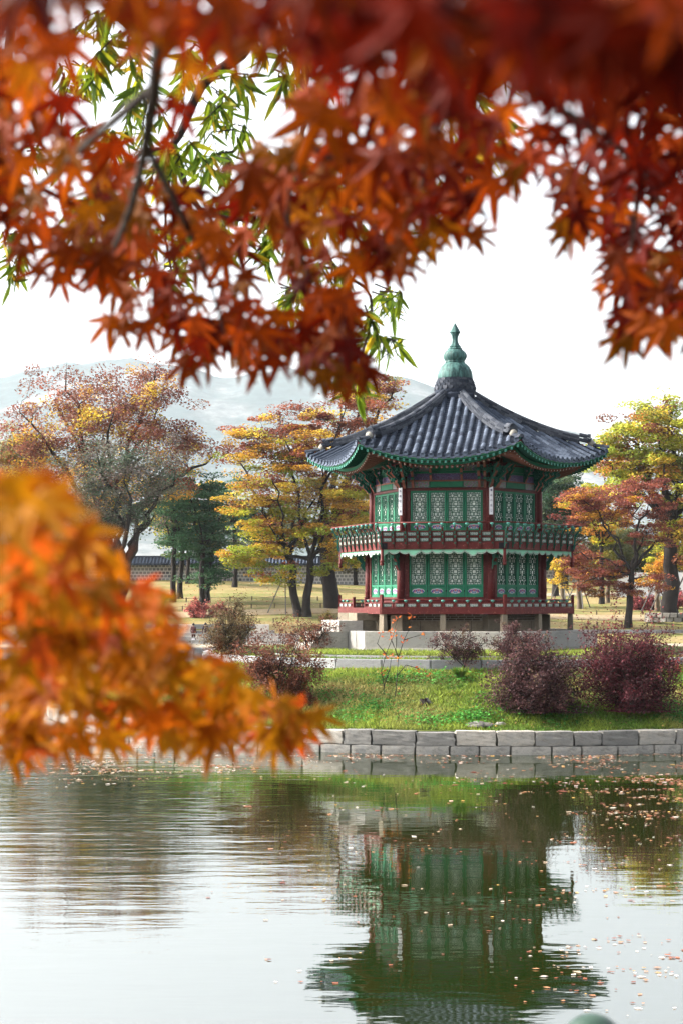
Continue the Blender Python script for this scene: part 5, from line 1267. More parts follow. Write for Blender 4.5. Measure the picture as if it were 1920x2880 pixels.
# low rope fences on the far lawn
pm_ = MB(); pm_.tube([(0, 0, -.1), (0, 0, .42)], [.065, .055], 6); POST = pm_.mesh('fence_post', M['wood_old'])
for fi, (d, x0, x1, lab) in enumerate(((163.5, -24, 32, 'low post and rope fence along the bare lawn path'), (172, -20, -2, 'low post and rope fence higher on the lawn behind the pink bushes'), (190, 14, 40, 'low post and rope fence beside the pale garden path'), (151, -6, 44, 'low post and rope fence nearest the far shore'))):
    root = empty('rope_fence', (0, d, 0), 0, lab, 'fence'); x = x0; pts = []
    while x <= x1:
        inst('fence_post', POST, root, (x, 0, gz(d, x))); pts.append(Vector((x, 0, gz(d, x) + .36))); x += 2.2
    mb = MB(); vv = []
    for a, b2 in zip(pts, pts[1:]): vv += [a, a.lerp(b2, .5) - Vector((0, 0, .07))]
    mb.tube(vv + [pts[-1]], .018, 4); mb.build('rope', M['wood_old'], root)
# stone kerb lines by the far shore and tree ring
rg_ = empty('tree_ring', base_at(1900, 156.5), 0, 'ring of rough piled stones round the stout dark trunk', 'stone ring'); RS = stone_meshes(5, M['rough_stone'], .10, .10, 15)
for row in range(2):
    for i in range(26):
        a = 2 * math.pi * (i + row * .5) / 26; inst('stone', rnd.choice(RS), rg_, (2.6 * math.cos(a), 2.2 * math.sin(a), .22 + row * .42), a + math.pi / 2, (rnd.uniform(.5, .68), .5, .40))
for i, (d, x0, x1, z, h, lab) in enumerate(((148, -26, -6, .55, .4, 'grey granite kerb line beyond the far left shore'), (145.5, 8, 44, .2, .3, 'grey granite kerb line beyond the right shore'))):
    k_ = empty('garden_kerb', (0, d, gz(d)), 0, lab, 'kerb'); x = x0
    while x < x1: inst('kerb_stone', rnd.choice(ST_KERB), k_, (x, 0, .02), 0, (1.95, .3, h)); x += 2.0
# granite landing with steps and posts, far left shore
ld = empty('granite_landing', (-16, 139, .55), 0, 'granite landing with low steps and block posts on the far left shore', 'steps')
for i in range(4):
    for j in range(9): inst('step_block', rnd.choice(SQ), ld, (-12 + j * 2.9, -1.6 + i * .8, .14 + i * .24), 0, (2.86, .9, .30))
for j, x in enumerate((-10.3, -5.4, 1.2, 3.2, 9.5)): inst('block_post', rnd.choice(SQ), ld, (x, 1.7, 1.1), 0, (1.1, .7, 1.3))
for j in range(6): inst('low_wall_block', rnd.choice(SQ), ld, (-11 + j * 4.0, 2.2, .95), 0, (3.0, .5, .6))
lr = MB()
for z in (.75, 1.05): lr.tube([(-13, -2.3, z), (12, -2.3, z)], .03, 6)
for x in range(-13, 13, 3): lr.tube([(x, -2.3, -.1), (x, -2.3, 1.1)], .04, 6)
lr.build('railing', M['granite_grey'], ld)

# ------------------------------------------------------------------ people
def cloth(name, c): return paint(name, c, .85, .2, 6)
SKIN = paint('skin', (0.50, 0.30, 0.22), .6, .08, 5); HAIR = paint('black_hair', (0.012, 0.011, 0.012), .5, .2, 20); SHOE = paint('dark_shoe', (0.03, 0.028, 0.028), .6, .1, 5)
def striped():
    m, nt, out = node_mat('striped_shirt'); b = N(nt, 'BsdfPrincipled'); nt.links.new(b.outputs[0], out.inputs[0]); tc = N(nt, 'TexCoord'); sp = N(nt, 'SeparateXYZ'); nt.links.new(tc.outputs['Object'], sp.inputs[0])
    ml = N(nt, 'Math', operation='MULTIPLY'); nt.links.new(sp.outputs[2], ml.inputs[0]); ml.inputs[1].default_value = 11; fr = N(nt, 'Math', operation='FRACT'); nt.links.new(ml.outputs[0], fr.inputs[0])
    nt.links.new(ramp(nt, fr.outputs[0], [(.0, (.02, .02, .05)), (.70, (.02, .02, .05)), (.72, (.45, .45, .5)), (1, (.45, .45, .5))]), b.inputs['Base Color']); b.inputs['Roughness'].default_value = .9; return m
def person(label, base, h, facing, top, bottom, pose='stand', hair_long=False, arms='down', group='visitors around the pond', hair=HAIR):
    s = h / 1.72; root = empty('person', base, facing, label, 'person', group)
    # figure faces -y; joints in metres for a 1.72 m body
    J = {'pel': (0, 0, .94), 'bel': (0, .0, 1.10), 'che': (0, .01, 1.30), 'nk0': (0, .01, 1.46), 'nk1': (0, -.01, 1.53), 'hd0': (0, -.02, 1.60), 'hd1': (0, -.015, 1.67)}
    E = [('pel', 'bel'), ('bel', 'che'), ('che', 'nk0'), ('nk0', 'nk1'), ('nk1', 'hd0'), ('hd0', 'hd1')]
    Rr = {'pel': (.155, .115), 'bel': (.14, .105), 'che': (.165, .115), 'nk0': (.085, .07), 'nk1': (.052, .055), 'hd0': (.078, .092), 'hd1': (.07, .085)}
    mat_of = {}
    for sd, sx in (('l', 1), ('r', -1)):
        J['hip' + sd] = (sx * .09, 0, .88)
        if pose == 'sit': J['kn' + sd] = (sx * .11, -.42, .88); J['an' + sd] = (sx * .11, -.44, .50); J['to' + sd] = (sx * .11, -.60, .46)
        else:
            st = .05 * sx; J['kn' + sd] = (sx * .10, -.02 + st, .49); J['an' + sd] = (sx * .10, .02 + st * 1.6, .09); J['to' + sd] = (sx * .11, -.14 + st * 1.6, .04)
        J['sh' + sd] = (sx * .185, .01, 1.40)
        if arms == 'bent': J['el' + sd] = (sx * .24, -.02, 1.14); J['wr' + sd] = (sx * .13, -.24, 1.16); J['ha' + sd] = (sx * .08, -.32, 1.19)
        else: J['el' + sd] = (sx * .245, .03, 1.13); J['wr' + sd] = (sx * .26, -.05, .90); J['ha' + sd] = (sx * .25, -.08, .80)
        E += [('pel', 'hip' + sd), ('hip' + sd, 'kn' + sd), ('kn' + sd, 'an' + sd), ('an' + sd, 'to' + sd), ('che', 'sh' + sd), ('sh' + sd, 'el' + sd), ('el' + sd, 'wr' + sd), ('wr' + sd, 'ha' + sd)]
        Rr.update({'hip' + sd: (.095, .10), 'kn' + sd: (.062, .066), 'an' + sd: (.045, .05), 'to' + sd: (.045, .035), 'sh' + sd: (.075, .075), 'el' + sd: (.05, .05), 'wr' + sd: (.034, .034), 'ha' + sd: (.034, .022)})
    dz = -.49 if pose == 'sit' else 0
    names = list(J); idx = {n_: i for i, n_ in enumerate(names)}
    me = bpy.data.meshes.new('body'); me.from_pydata([Vector(J[n_]) + Vector((0, 0, dz)) for n_ in names], [(idx[a], idx[b2]) for a, b2 in E], [])
    o = bpy.data.objects.new('body', me); COL.objects.link(o)
    md = o.modifiers.new('skin', 'SKIN'); sk = me.skin_vertices[0].data if me.skin_vertices else None
    if sk is None:
        me.skin_vertices.new() if hasattr(me.skin_vertices, 'new') else None; sk = me.skin_vertices[0].data
    for n_ in names: sk[idx[n_]].radius = Rr[n_]; sk[idx[n_]].use_root = (n_ == 'pel')
    o.modifiers.new('sub', 'SUBSURF').levels = 2
    dg = bpy.context.evaluated_depsgraph_get(); nm = bpy.data.meshes.new_from_object(o.evaluated_get(dg)); bpy.data.objects.remove(o); nm.name = 'body'
    nm.materials.clear()
    for m_ in (SKIN, top, bottom, SHOE): nm.materials.append(m_)
    def seg(a, b2, p):
        a, b2 = Vector(J[a]) + Vector((0, 0, dz)), Vector(J[b2]) + Vector((0, 0, dz)); ab = b2 - a; t = max(0, min(1, (p - a).dot(ab) / ab.length_squared)); return (p - a - ab * t).length
    kind = {}
    for e in E:
        n0, n1 = e
        kind[e] = 0 if n1 in ('nk1', 'hd0', 'hd1') or n1.startswith('ha') else (3 if n1.startswith('to') else (2 if n0.startswith(('hip', 'kn')) or n1.startswith('hip') else 1))
    for p in nm.polygons: p.material_index = kind[min(E, key=lambda e: seg(e[0], e[1], p.center))]; p.use_smooth = True
    bo = inst('body', nm, root, (0, 0, 0), 0, (s, s, s))
    mb = MB(); z0 = 1.645 + dz; n = 12; prof = [(.098, -.09 if not hair_long else -.22), (.104, -.02), (.098, .04), (.075, .085), (.03, .108)]
    mb.lathe(prof, n, (0, .012, z0)); hm = mb.mesh('hair', hair, True)
    for v in hm.vertices:
        if v.co.y < -.03 and v.co.z < z0 + .03: v.co.y = -.03
    inst('hair', hm, root, (0, 0, 0), 0, (s, s, s))
    fb_ = MB(); fb_.lathe([(.014, -.02), (.010, .02)], 6, (0, -.112, 1.615 + dz)); f_ = fb_.mesh('nose', SKIN, True); inst('nose', f_, root, (0, 0, 0), 0, (s, s, s))
    return root
def gp(x, d, lift=0.0):
    X = (x - X0) * d / FPX; return Vector((X, d, gz(d, X) + lift))
person('person in navy and maroon jacket and grey trousers, seen from behind on the landing', P(579, 1810, 138.5), 1.68, R(180), cloth('maroon_navy_jacket', (0.045, 0.018, 0.035)), cloth('grey_trousers', (0.42, 0.41, 0.41)))
pb = P(545, 1811, 138.2)
person('person in dark coat standing with a white bag on the landing', pb, 1.66, R(150), cloth('dark_coat', (0.06, 0.02, 0.025)), cloth('dark_brown_trousers', (0.07, 0.03, 0.02)))
bg = MB(); bg.add([(-.17, -.05, 0), (.17, -.05, 0), (.13, -.05, .42), (-.11, -.05, .42), (-.17, .05, 0), (.17, .05, 0), (.13, .05, .42), (-.11, .05, .42)], [(0, 1, 2, 3), (7, 6, 5, 4), (0, 4, 5, 1), (1, 5, 6, 2), (2, 6, 7, 3), (3, 7, 4, 0)])
tag(bg.build('white_bag', M['plaque'], None, P(544, 1810, 137.9)), 'white paper bag held beside the person in dark coat', 'bag')
person('person with black hair sitting low right of the navy-jacketed one', P(612, 1800, 141.5), 1.62, R(20), cloth('brown_top', (0.10, 0.05, 0.035)), cloth('black_trousers', (0.03, 0.03, 0.035)))
person('person in striped navy shirt sitting beside the pavilion steps', P(951, 1778, 140) , 1.7, R(60), striped(), cloth('navy_trousers', (0.03, 0.03, 0.06)), 'sit', arms='bent')
person('person in white shirt standing behind pink shrubs at right', gp(1823, 170.5), 1.74, R(-10), cloth('white_shirt', (0.74, 0.75, 0.80)), cloth('charcoal_trousers', (0.04, 0.04, 0.05)))
person('person with long dark hair and pink top before the white hoarding', gp(1896, 171), 1.62, R(40), cloth('pink_top', (0.45, 0.14, 0.16)), cloth('dark_skirt', (0.05, 0.04, 0.05)), hair_long=True)
person('person with short dark hair and dark vest at the far right edge', gp(1910, 171.6), 1.72, R(-30), cloth('dark_vest', (0.07, 0.05, 0.06)), cloth('brown_trousers', (0.08, 0.05, 0.04)))
person('person in red top sitting beyond the pavilion railing', P(1558, 1716, 142), 1.66, R(0), cloth('red_top', (0.40, 0.02, 0.03)), cloth('blue_trousers', (0.04, 0.05, 0.10)), 'sit')

# ------------------------------------------------------------------ fallen leaves on the pond
def pond_leaves():
    rg = np.random.default_rng(17); pos = []; cols = []; sizes = []
    def put(n, fx, fy, sz):
        x = fx(n); y = fy(n); nz_ = np.array([mnoise.fractal(Vector((u * .55, v * .8, 4)), .8, 2, 3) for u, v in zip(x, y)]); ok = (np.hypot(x - IC.x, y - IC.y) > IR + .25) & (y > 16) & (nz_ + rg.normal(0, .12, len(x)) > .02); x, y = x[ok], y[ok]
        pos.append(np.stack([x, y, WZ + rg.uniform(.006, .014, len(x))], 1)); sizes.append(np.exp(rg.normal(-.12, .38, len(x))) * sz * 1.2 * np.where(y < 34, .82, 1.12))
        c = np.array([(0.34, 0.12, 0.07), (0.48, 0.24, 0.13), (0.62, 0.46, 0.34), (0.22, 0.07, 0.05), (0.60, 0.36, 0.10), (0.80, 0.70, 0.62)])[rg.choice(6, len(x), p=[.26, .2, .16, .2, .06, .12])]; cols.append(c * rg.uniform(.7, 1.3, (len(x), 1)))
    # a drift along the wall, rafts at right and a loose scatter
    a = lambda n: rg.uniform(R(205), R(335), n)
    n = 3200; an = a(n); rr_ = IR + .3 + np.abs(rg.normal(0, 1.1, n)); put(n, lambda k: IC.x + rr_ * np.cos(an), lambda k: IC.y + rr_ * np.sin(an), .06)
    put(1100, lambda k: rg.uniform(-2, 10, k), lambda k: rg.uniform(22, 46, k), .07)
    for cx, cy_, sx, sy, k in ((8.6, 43, 1.6, 2.2, 500), (6.5, 38.5, 1.5, 1.6, 330), (7.5, 35, 1.2, 1.5, 330), (6.0, 33.5, .8, .9, 170), (7.6, 39.5, .9, 1.4, 250), (5.9, 30, 1.0, 1.6, 100), (4.6, 24, 1.1, 2.2, 110), (3.2, 19.5, 1.0, 1.0, 130), (2.2, 20, 1.6, 1.4, 60), (-4.5, 42.5, 1.4, 1.2, 330), (-6.4, 41.5, 1.4, 1.4, 330), (-3.2, 44, 1.6, .8, 220), (-6, 45.5, 2.4, 1.2, 260), (5, 27, 1.4, 3, 110)):
        put(int(k * 1.9), lambda m, c=cx, s=sx: c + rg.normal(0, s, m), lambda m, c=cy_, s=sy: c + rg.normal(0, s, m), .065)
    pos = np.concatenate(pos); cols = np.concatenate(cols); sizes = np.concatenate(sizes)
    fr = rand_frames(rg, len(pos), sizes, 14.0); fr[:, 2, :] *= .35
    tag(inst('floating_leaves', scatter('floating_leaves', [(-.5, 0, 0), (-.1, -.34, .04), (.5, -.06, .0), (.05, .36, .05)], [(0, 1, 2, 3)], np.concatenate([fr, pos[:, :, None]], 2), cols, M['leaf_far'])), 'countless fallen leaves drifting on the pond', 'leaves', None, 'stuff')
pond_leaves()
# ------------------------------------------------------------------ foreground foliage
def maple_leaf(c, seed, curl=.22):
    """seven-lobed leaf, tip along +y, unit length"""
    rr = random.Random(seed); mb = MB(); pts = []
    lobes = [(-128, .42), (-82, .72), (-40, .93), (0, 1.0), (40, .93), (82, .72), (128, .42)]
    for i, (a, L) in enumerate(lobes):
        L *= rr.uniform(.88, 1.08); a += rr.uniform(-4, 4); w = 10.5
        if i == 0: pts.append((-168, .10))
        pts += [(a - w * 1.2, L * .48), (a - w * .62, L * .72), (a, L), (a + w * .62, L * .72), (a + w * 1.2, L * .48)]
        pts.append(((a + (lobes[i + 1][0] if i < 6 else 208)) / 2, .27 if i < 6 else .10))
    vs = [(0, 0, 0)] + [(r_ * math.sin(R(a)), r_ * math.cos(R(a)), -curl * r_ * r_ + .05 * math.sin(3 * R(a))) for a, r_ in pts]
    n = len(pts)
    for i in range(n):
        j = (i + 1) % n; g = rr.uniform(.92, 1.08); mb.add([vs[0], vs[1 + j], vs[1 + i]], [(0, 1, 2)], 0, tuple(v * g for v in c))
    mb.add([(-.012, -.0, 0), (.012, 0, 0), (.010, -.55, .10), (-.010, -.55, .10)], [(0, 1, 2, 3)], 0, (c[0] * .5, c[1] * .4, c[2] * .5))
    return mb.mesh('leaf', M['maple_leaf'])
def orient(rr, pos, size, down=1.0, face=.6):
    """hanging leaf: tip droops, blade partly turned to the viewer"""
    tip = Vector((rr.gauss(0, .55), rr.gauss(0, .35), -abs(rr.gauss(.75 * down, .4)))).normalized()
    nrm = Vector((rr.gauss(0, .45), -face + rr.gauss(0, .45), rr.gauss(.5, .4))); nrm = (nrm - tip * nrm.dot(tip)).normalized(); x = tip.cross(nrm)
    m = Matrix((x, tip, nrm)).transposed().to_4x4(); return Matrix.Translation(pos) @ m @ Matrix.Scale(size, 4)
def inpoly(x, y, poly):
    c = False; j = len(poly) - 1
    for i in range(len(poly)):
        if (poly[i][1] > y) != (poly[j][1] > y) and x < (poly[j][0] - poly[i][0]) * (y - poly[i][1]) / (poly[j][1] - poly[i][1]) + poly[i][0]: c = not c
        j = i
    return c
def foliage(root, leaves, meshes, name_rest, max_parts=298):
    """leaves: (matrix, colour index, apparent size); the largest become leaves of their own, the rest one mass"""
    leaves.sort(key=lambda t: -t[2])
    for mt, ci, _ in leaves[:max_parts]:
        o = inst('leaf', meshes[ci], root); o.matrix_local = Matrix.Translation(-root.location) @ mt
    rest_ = leaves[max_parts:]
    if rest_:
        vs = []; fs = []; cols = []
        for mt, ci, _ in rest_:
            me = meshes[ci]; o = len(vs); vs += [mt @ v.co - root.location for v in me.vertices]; ca = me.color_attributes['col'].data
            for p in me.polygons: fs.append([o + i for i in p.vertices]); cols.append(tuple(ca[p.loop_start].color)[:3])
        mb = MB(); mb.v = [tuple(v) for v in vs]; mb.f = fs; mb.m = [0] * len(fs); mb.c = cols
        tag(mb.build(name_rest, meshes[0].materials[0], root), kind='stuff')
def branches(root, lists, mat='bark'):
    for pts, r0, r1 in lists:
        v = [p - root.location for p in pts]
        # smooth the path
        q = []
        for i in range(len(v) - 1):
            a, b2, c, d2 = v[max(i - 1, 0)], v[i], v[i + 1], v[min(i + 2, len(v) - 1)]
            for k in range(5):
                t = k / 5; q.append(.5 * ((2 * b2) + (c - a) * t + (2 * a - 5 * b2 + 4 * c - d2) * t * t + (3 * b2 - a - 3 * c + d2) * t ** 3))
        q.append(v[-1]); mb = MB(); mb.tube(q, [r0 + (r1 - r0) * i / (len(q) - 1) for i in range(len(q))], 7); mb.build('branch', M[mat], root, smooth=True)
LEAF = .052
REDS = [(0.56, 0.078, 0.005), (0.47, 0.046, 0.004), (0.62, 0.118, 0.005), (0.28, 0.016, 0.003), (0.50, 0.15, 0.006), (0.19, 0.009, 0.003), (0.48, 0.068, 0.005)]
ORNG = [(0.92, 0.27, 0.007), (0.95, 0.20, 0.008), (0.80, 0.31, 0.007), (0.64, 0.14, 0.006), (0.94, 0.36, 0.010), (0.50, 0.28, 0.010), (0.95, 0.14, 0.012)]
RED_M = [maple_leaf(c, 300 + i) for i, c in enumerate(REDS)]; ORG_M = [maple_leaf(c, 340 + i) for i, c in enumerate(ORNG)]
# ---- red maple overhead
rm = empty('red_maple', (1.9, 0.9, 2.64), 0, 'red maple overhead whose blurred leaves fill the top of the view', 'maple tree')
TOP = [(-60, -60), (1640, -60), (1640, 745), (1560, 745), (1495, 735), (1425, 770), (1415, 660), (1400, 520), (1310, 500), (1290, 400), (1215, 350), (1165, 400), (1110, 470), (1045, 510), (975, 545), (900, 590), (820, 620), (800, 720), (845, 850), (760, 860), (680, 790), (600, 800), (520, 790), (430, 790), (345, 720), (270, 710), (240, 620), (130, 590), (60, 505), (-60, 460)]
HOLES = [(580, 170, 118, 1), (525, 275, 80, 1), (250, 115, 105, .98), (305, 260, 96, .97), (205, 210, 60, .9), (385, 350, 66, .93), (480, 380, 66, .97), (440, 150, 70, .95), (120, 350, 55, .85), (410, 620, 60, .9), (560, 560, 55, .85), (640, 700, 50, .92), (770, 500, 40, .9), (850, 780, 60, .9), (640, 240, 60, .6), (1120, 235, 55, .95), (1090, 400, 40, .8), (1310, 300, 45, .8), (1450, 400, 60, .85), (1500, 520, 45, .7), (1010, 480, 30, .7), (520, 640, 35, .8), (100, 20, 40, .8), (770, 620, 40, .5)]
def red_depth(x, y):
    f = max(0, min(1, (y - 40) / 430.0)); near = .82 if x > 700 else 1.15
    d = near + (2.45 - near) * f ** .8
    if x > 1250: d = max(d, 1.0 + 1.4 * max(0, min(1, (y - 150) / 250)))
    return d
rr = random.Random(77); lv = []; seen = []; tries = 0
while len(lv) < 960 and tries < 60000:
    tries += 1; x, y = rr.uniform(-60, 1630), rr.uniform(-60, 880)
    if not inpoly(x, y, TOP): continue
    k = 1.0; d = red_depth(x, y) * rr.uniform(.86, 1.16); sz = LEAF * rr.uniform(.8, 1.2) * (1.1 if d > 1.5 else .82); px_r = sz / d * FPX / 1.2245
    for hx, hy, hr__, st_ in HOLES:
        q = math.hypot(x - hx, y - hy) / (hr__ + .55 * px_r)
        if q < 1: k *= 1 - st_ * (1 - q ** 5)
    k *= max(.06, min(1, (.62 if y < 420 else .42) + 2.6 * mnoise.noise(Vector((x / 80, y / 80, 7.3))))) if y > 120 else .8
    if y < 330 and x > 620: k *= .72
    if x < 620 and y < 420: k *= .55
    if rr.random() > k: continue
    if any(abs(x - a) + abs(y - b2) < px_r * .42 and abs(d - c) < .5 for a, b2, c in seen): continue
    seen.append((x, y, d)); p = V(x, y, d)
    dark = (x - 500) / 900 - y / 700 + .3  # favours darker reds toward upper right: crown's own shade put into leaf colour
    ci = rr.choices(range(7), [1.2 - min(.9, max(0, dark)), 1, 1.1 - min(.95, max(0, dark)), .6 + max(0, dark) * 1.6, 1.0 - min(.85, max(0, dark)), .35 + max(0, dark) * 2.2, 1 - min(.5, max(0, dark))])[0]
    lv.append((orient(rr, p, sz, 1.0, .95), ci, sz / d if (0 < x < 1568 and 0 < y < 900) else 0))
for _ in range(80):      # nearest boughs, closing the crown above and to the right
    x, y = rr.uniform(640, 1640), rr.uniform(-90, 190)
    if y > -30 + (x - 640) * .22: continue
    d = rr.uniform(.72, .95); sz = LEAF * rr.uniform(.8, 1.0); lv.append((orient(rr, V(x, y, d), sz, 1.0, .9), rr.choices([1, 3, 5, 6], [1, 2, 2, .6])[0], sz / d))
for x, y in ((100, 640), (140, 655), (215, 640), (255, 755), (280, 770), (335, 765), (430, 850), (480, 835), (555, 845), (600, 850), (640, 845), (690, 865), (735, 885), (775, 905), (850, 870), (1090, 555), (1050, 545), (990, 575), (935, 620), (905, 635), (1310, 555), (1290, 530), (1415, 790), (1440, 800), (1470, 760), (1505, 780), (1380, 680), (1548, 775), (1180, 420), (50, 590), (60, 540), (560, 800), (700, 800)):
    d = rr.uniform(2.25, 2.55); sz = LEAF * rr.uniform(.85, 1.15); lv.append((orient(rr, V(x, y - 22, d), sz, 1.1, 1.2), rr.choice([0, 1, 2, 4, 6]), sz / d))
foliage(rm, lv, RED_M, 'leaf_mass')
O = rm.location
branches(rm, [([O + Vector((0, 0, -.1)), O + Vector((-.05, .02, 1.2)), O + Vector((-.1, .1, 2.1)), O + Vector((-.5, .3, 2.7))], .14, .07),
  ([O + Vector((-.1, .1, 2.0)), Vector((1.2, 1.3, 4.98)), Vector((.5, 1.5, 5.05)), Vector((-.2, 1.55, 5.0)), Vector((-.9, 1.7, 5.0))], .05, .015),
  ([Vector((-.2, 1.55, 5.0)), V(395, -60, 1.6), V(372, 60, 1.62), V(355, 200, 1.66), V(335, 330, 1.75), V(300, 480, 1.95), V(250, 600, 2.2)], .011, .003),
  ([Vector((.5, 1.5, 5.05)), V(880, -80, 1.4), V(930, 60, 1.35), V(1080, 150, 1.35), V(1220, 210, 1.45), V(1380, 310, 1.8), V(1500, 420, 2.2)], .007, .002),
  ([Vector((.5, 1.5, 5.05)), V(820, -60, 1.5), V(790, 120, 1.7), V(700, 330, 2.0), V(660, 500, 2.3), V(740, 700, 2.4), V(790, 840, 2.4)], .006, .0015),
  ([Vector((1.2, 1.3, 4.98)), V(1450, -60, 1.5), V(1500, 150, 1.7), V(1470, 350, 2.1), V(1450, 560, 2.4), V(1430, 700, 2.4)], .006, .0015),
  ([V(335, 330, 1.75), V(420, 500, 2.1), V(480, 640, 2.3), V(520, 780, 2.4)], .005, .0015), ([V(700, 330, 2.0), V(860, 420, 2.3), V(1000, 470, 2.4)], .005, .0015),
  ([V(1080, 150, 1.35), V(1000, 300, 1.8), V(960, 450, 2.3)], .006, .0015), ([V(355, 200, 1.66), V(200, 330, 1.8), V(80, 430, 2.2)], .006, .0015)])
# ---- orange maple low on the left
om = empty('orange_maple', (-1.5, 1.0, 2.64), 0, 'orange maple whose low blurred branch reaches in from the left', 'maple tree')
LOW = [(-70, 1075), (130, 1105), (190, 1170), (250, 1260), (310, 1320), (370, 1370), (410, 1430), (500, 1480), (545, 1560), (680, 1595), (750, 1640), (715, 1675), (640, 1710), (540, 1690), (450, 1715), (330, 1690), (270, 1700), (130, 1725), (-70, 1720)]
LHOLES = [(15, 1455, 45, 1), (250, 1580, 42, .9), (330, 1620, 32, .8), (420, 1600, 30, .6), (300, 1690, 45, .6), (440, 1470, 30, .8), (215, 1660, 35, .6), (80, 1665, 38, .6), (470, 1510, 35, .85), (560, 1640, 25, .4)]
rr = random.Random(91); lv = []; seen = []; tries = 0
while len(lv) < 296 and tries < 60000:
    tries += 1; x, y = rr.uniform(-70, 760), rr.uniform(1070, 1740)
    if not inpoly(x, y, LOW): continue
    k = 1.0
    for hx, hy, hr__, st_ in LHOLES:
        q = math.hypot(x - hx, y - hy) / hr__
        if q < 1: k *= 1 - st_ * (1 - q ** 4)
    if rr.random() > k: continue
    f = max(0, min(1, (y - 1150 + max(0, x - 100) * .35) / 560)); d = (1.1 + 1.0 * f ** 1.1) * rr.uniform(.9, 1.15); sz = LEAF * rr.uniform(.7, 1.08) * (.72 if d < 1.0 else .85 if d < 1.3 else .95)
    px_r = sz / d * FPX / 1.2245
    if any(abs(x - a) + abs(y - b2) < px_r * .30 and abs(d - c) < .25 for a, b2, c in seen): continue
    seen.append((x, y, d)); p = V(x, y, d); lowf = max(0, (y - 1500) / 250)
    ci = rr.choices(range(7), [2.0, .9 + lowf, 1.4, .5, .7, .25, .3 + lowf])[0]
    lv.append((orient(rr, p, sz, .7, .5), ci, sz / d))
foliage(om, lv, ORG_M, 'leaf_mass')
O = om.location
branches(om, [([O + Vector((0, 0, -.1)), O + Vector((.03, 0, .8)), O + Vector((.1, .02, 1.5)), O + Vector((.05, .1, 2.4))], .10, .05),
  ([O + Vector((.1, .02, 1.35)), Vector((-.95, 1.6, 4.5)), V(-160, 1360, 1.95), V(80, 1440, 1.95), V(260, 1540, 2.0), V(440, 1600, 2.05), V(600, 1640, 2.05), V(740, 1650, 2.0)], .007, .0012),
  ([V(-60, 1385, 1.95), V(120, 1330, 1.9), V(260, 1380, 1.8), V(380, 1440, 1.9), V(520, 1540, 2.0)], .003, .001), ([V(80, 1440, 1.9), V(120, 1600, 2.0), V(160, 1700, 2.0)], .0025, .001), ([V(260, 1540, 2.0), V(330, 1640, 2.0), V(420, 1710, 2.0)], .0025, .001), ([V(-60, 1385, 1.95), V(60, 1240, 1.9), V(180, 1220, 1.9)], .003, .001)])
# ---- green lance-leaved tree between
def lance(c, seed):
    rr = random.Random(seed); mb = MB(); n = 6; L = []; b2 = rr.uniform(-.25, .35)
    for i in range(n + 1):
        t = i / n; w = .105 * math.sin(math.pi * min(1, t * .93 + .05)) ** .8 * (1.25 - t * .6); L.append((t, w, -b2 * t * t))
    for i in range(n):
        t, w, z = L[i]; t2, w2, z2 = L[i + 1]; g = rr.uniform(.9, 1.1); cc = tuple(v * g for v in c)
        mb.add([(0, t, z), (w, t, z + w * .45), (w2, t2, z2 + w2 * .45), (0, t2, z2)], [(0, 1, 2, 3)], 0, cc); mb.add([(-w, t, z + w * .45), (0, t, z), (0, t2, z2), (-w2, t2, z2 + w2 * .45)], [(0, 1, 2, 3)], 0, cc)
    return mb.mesh('leaf', M['leaf'])
LAN_M = [lance(c, 400 + i) for i, c in enumerate([(0.13, 0.19, 0.014), (0.19, 0.25, 0.016), (0.07, 0.115, 0.016), (0.30, 0.30, 0.018), (0.45, 0.31, 0.018), (0.085, 0.14, 0.018)])]
gt = empty('green_leaf_tree', (-4.2, 7.5, 0.4), 0, 'green lance-leaved tree hanging its sprays behind the red maple leaves', 'tree')
SPR = [(250, 60, 60, 40), (290, 150, 60, 90), (320, 260, 70, 60), (430, 170, 50, 80), (180, 200, 50, 60), (600, 200, 60, 50), (620, 120, 50, 40), (480, 270, 60, 70), (520, 390, 50, 40), (380, 380, 80, 60), (250, 330, 60, 60), (420, 560, 80, 60), (370, 650, 50, 40), (540, 500, 80, 50), (600, 580, 70, 50), (480, 560, 60, 50), (700, 520, 60, 50), (770, 490, 40, 60), (660, 690, 60, 40), (870, 700, 40, 60), (830, 760, 45, 60), (880, 810, 30, 40), (780, 640, 40, 50), (800, 880, 40, 60), (900, 560, 40, 40), (1105, 210, 40, 50), (1130, 300, 35, 40), (1085, 370, 35, 50), (1000, 450, 40, 40), (10, 620, 25, 60), (55, 365, 30, 30), (20, 560, 20, 30), (740, 170, 50, 50), (760, 420, 50, 50), (640, 400, 60, 60), (230, 500, 60, 60), (300, 580, 60, 50), (540, 320, 30, 40)]
rr = random.Random(55); lv = []; twl = []
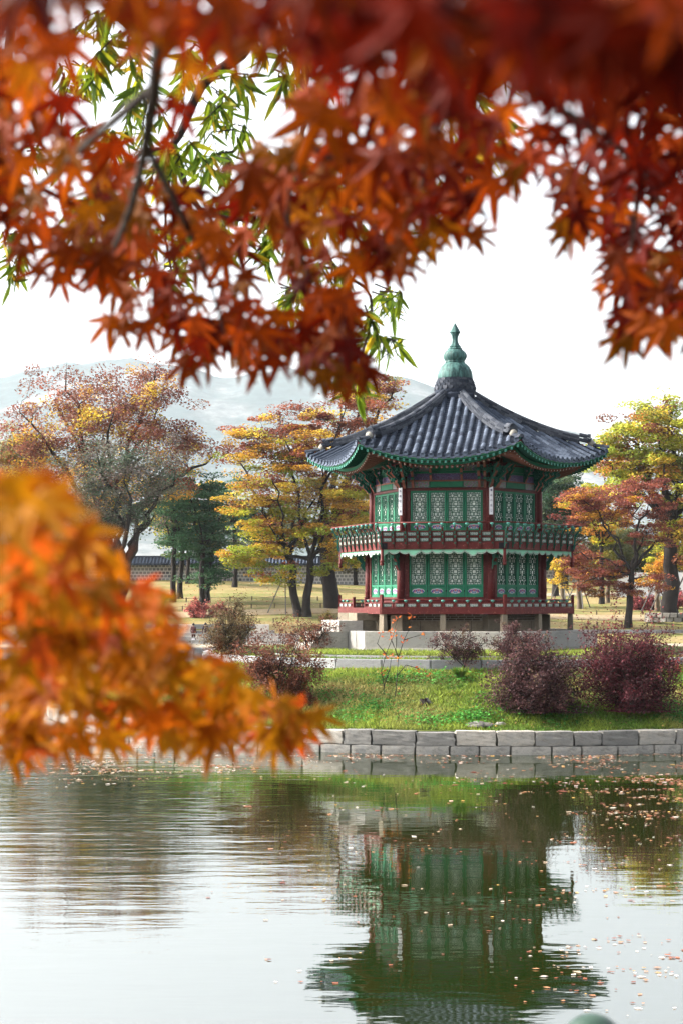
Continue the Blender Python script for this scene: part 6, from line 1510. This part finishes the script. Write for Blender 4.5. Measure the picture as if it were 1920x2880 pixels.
for sx, sy, rx, ry in SPR:
    d0 = rr.uniform(8.2, 9.8); nlf = int(rx * ry / 62) + 8
    for t_ in range(4):
        x0, y0 = sx + rr.gauss(0, rx * .45), sy - ry * rr.uniform(.4, 1.1); x1, y1 = x0 + rr.gauss(0, rx * .5), sy + ry * rr.uniform(.2, .9); dd = d0 + rr.uniform(-.3, .3)
        A_, B_ = V(x0, y0, dd), V(x1, y1, dd + rr.uniform(-.2, .2)); mid = A_.lerp(B_, .5) + Vector((rr.gauss(0, .06), 0, .05)); twl.append(([A_, mid, B_], .006, .0025))
        for k in range(max(3, nlf // 4)):
            t = rr.uniform(.1, 1); p = A_.lerp(B_, t) + (mid - A_.lerp(B_, .5)) * 4 * t * (1 - t)
            tip = Vector((rr.gauss(0, .55), rr.gauss(0, .5), -abs(rr.gauss(.75, .4)))).normalized(); nrm = Vector((rr.gauss(0, 1), rr.gauss(-.3, 1), rr.gauss(.3, .7))); nrm = (nrm - tip * nrm.dot(tip)).normalized(); m = Matrix((tip.cross(nrm), tip, nrm)).transposed().to_4x4(); sz = rr.uniform(.085, .165)
            lv.append((Matrix.Translation(p) @ m @ Matrix.Scale(sz, 4), rr.choices(range(6), [1.3, 1.2, 1, .9, .5, 1])[0], sz))
foliage(gt, lv, LAN_M, 'leaf_mass')
O = gt.location
main = [O + Vector((0, 0, -1.5)), O + Vector((.1, .2, 3)), O + Vector((.5, .8, 6.0)), V(60, -200, 8.8)]
branches(gt, [(main, .2, .10), ([main[2], V(150, -120, 8.8), V(560, 70, 9), V(465, 195, 9.1), V(400, 330, 9.1), V(330, 345, 9)], .05, .012), ([V(560, 70, 9), V(800, -20, 9), V(1000, 60, 9), V(1110, 160, 9)], .03, .006),
  ([V(640, 10, 9), V(700, 250, 9.1), V(680, 400, 9), V(800, 490, 9), V(900, 500, 9)], .02, .005), ([V(400, 330, 9.1), V(460, 480, 9), V(620, 520, 9), V(560, 610, 9)], .018, .005), ([V(680, 400, 9), V(760, 600, 9), V(850, 680, 9), V(830, 820, 9), V(800, 880, 9)], .012, .004), ([main[3], V(0, 300, 9), V(-5, 560, 9)], .03, .006), ([V(330, 345, 9), V(240, 450, 9), V(250, 520, 9)], .01, .004), ([V(400, 330, 9.1), V(380, 520, 9), V(400, 650, 9)], .01, .004)])
mbt = MB()
for pts, r0, r1 in twl: mbt.tube([p - O for p in pts], [r0, (r0 + r1) / 2, r1], 4, 0, False)
tag(mbt.build('twigs', M['bark'], gt), kind='stuff')
# ---- rounded cap of a bank railing post, bottom right
def bollard():
    b = P(1665, 2851, 3.1); b.z = 2.64; H = P(1665, 2851, 3.1).z - 2.64; root = empty('bank_post', b, 0, 'dark green rounded post top at the bottom edge of the view', 'post')
    m, nt, out = node_mat('green_post_enamel'); bs = N(nt, 'BsdfPrincipled'); nt.links.new(bs.outputs[0], out.inputs[0]); nt.links.new(ramp(nt, tnoise(nt, 14, 4), [(.3, (.012, .028, .022)), (.7, (.03, .055, .04))]), bs.inputs['Base Color']); bs.inputs['Roughness'].default_value = .35; bs.inputs['Specular IOR Level'].default_value = .2
    mb = MB(); mb.lathe([(.05, 0), (.045, .02), (.04, H - .10), (.048, H - .09)], 20); mb.build('shaft', m, root, smooth=True)
    mb = MB(); mb.lathe([(.052, H - .088)] + [(.058 * math.cos(R(a)), H - .058 + .058 * math.sin(R(a))) for a in range(-25, 90, 10)], 24); mb.build('cap', m, root, smooth=True)
bollard()
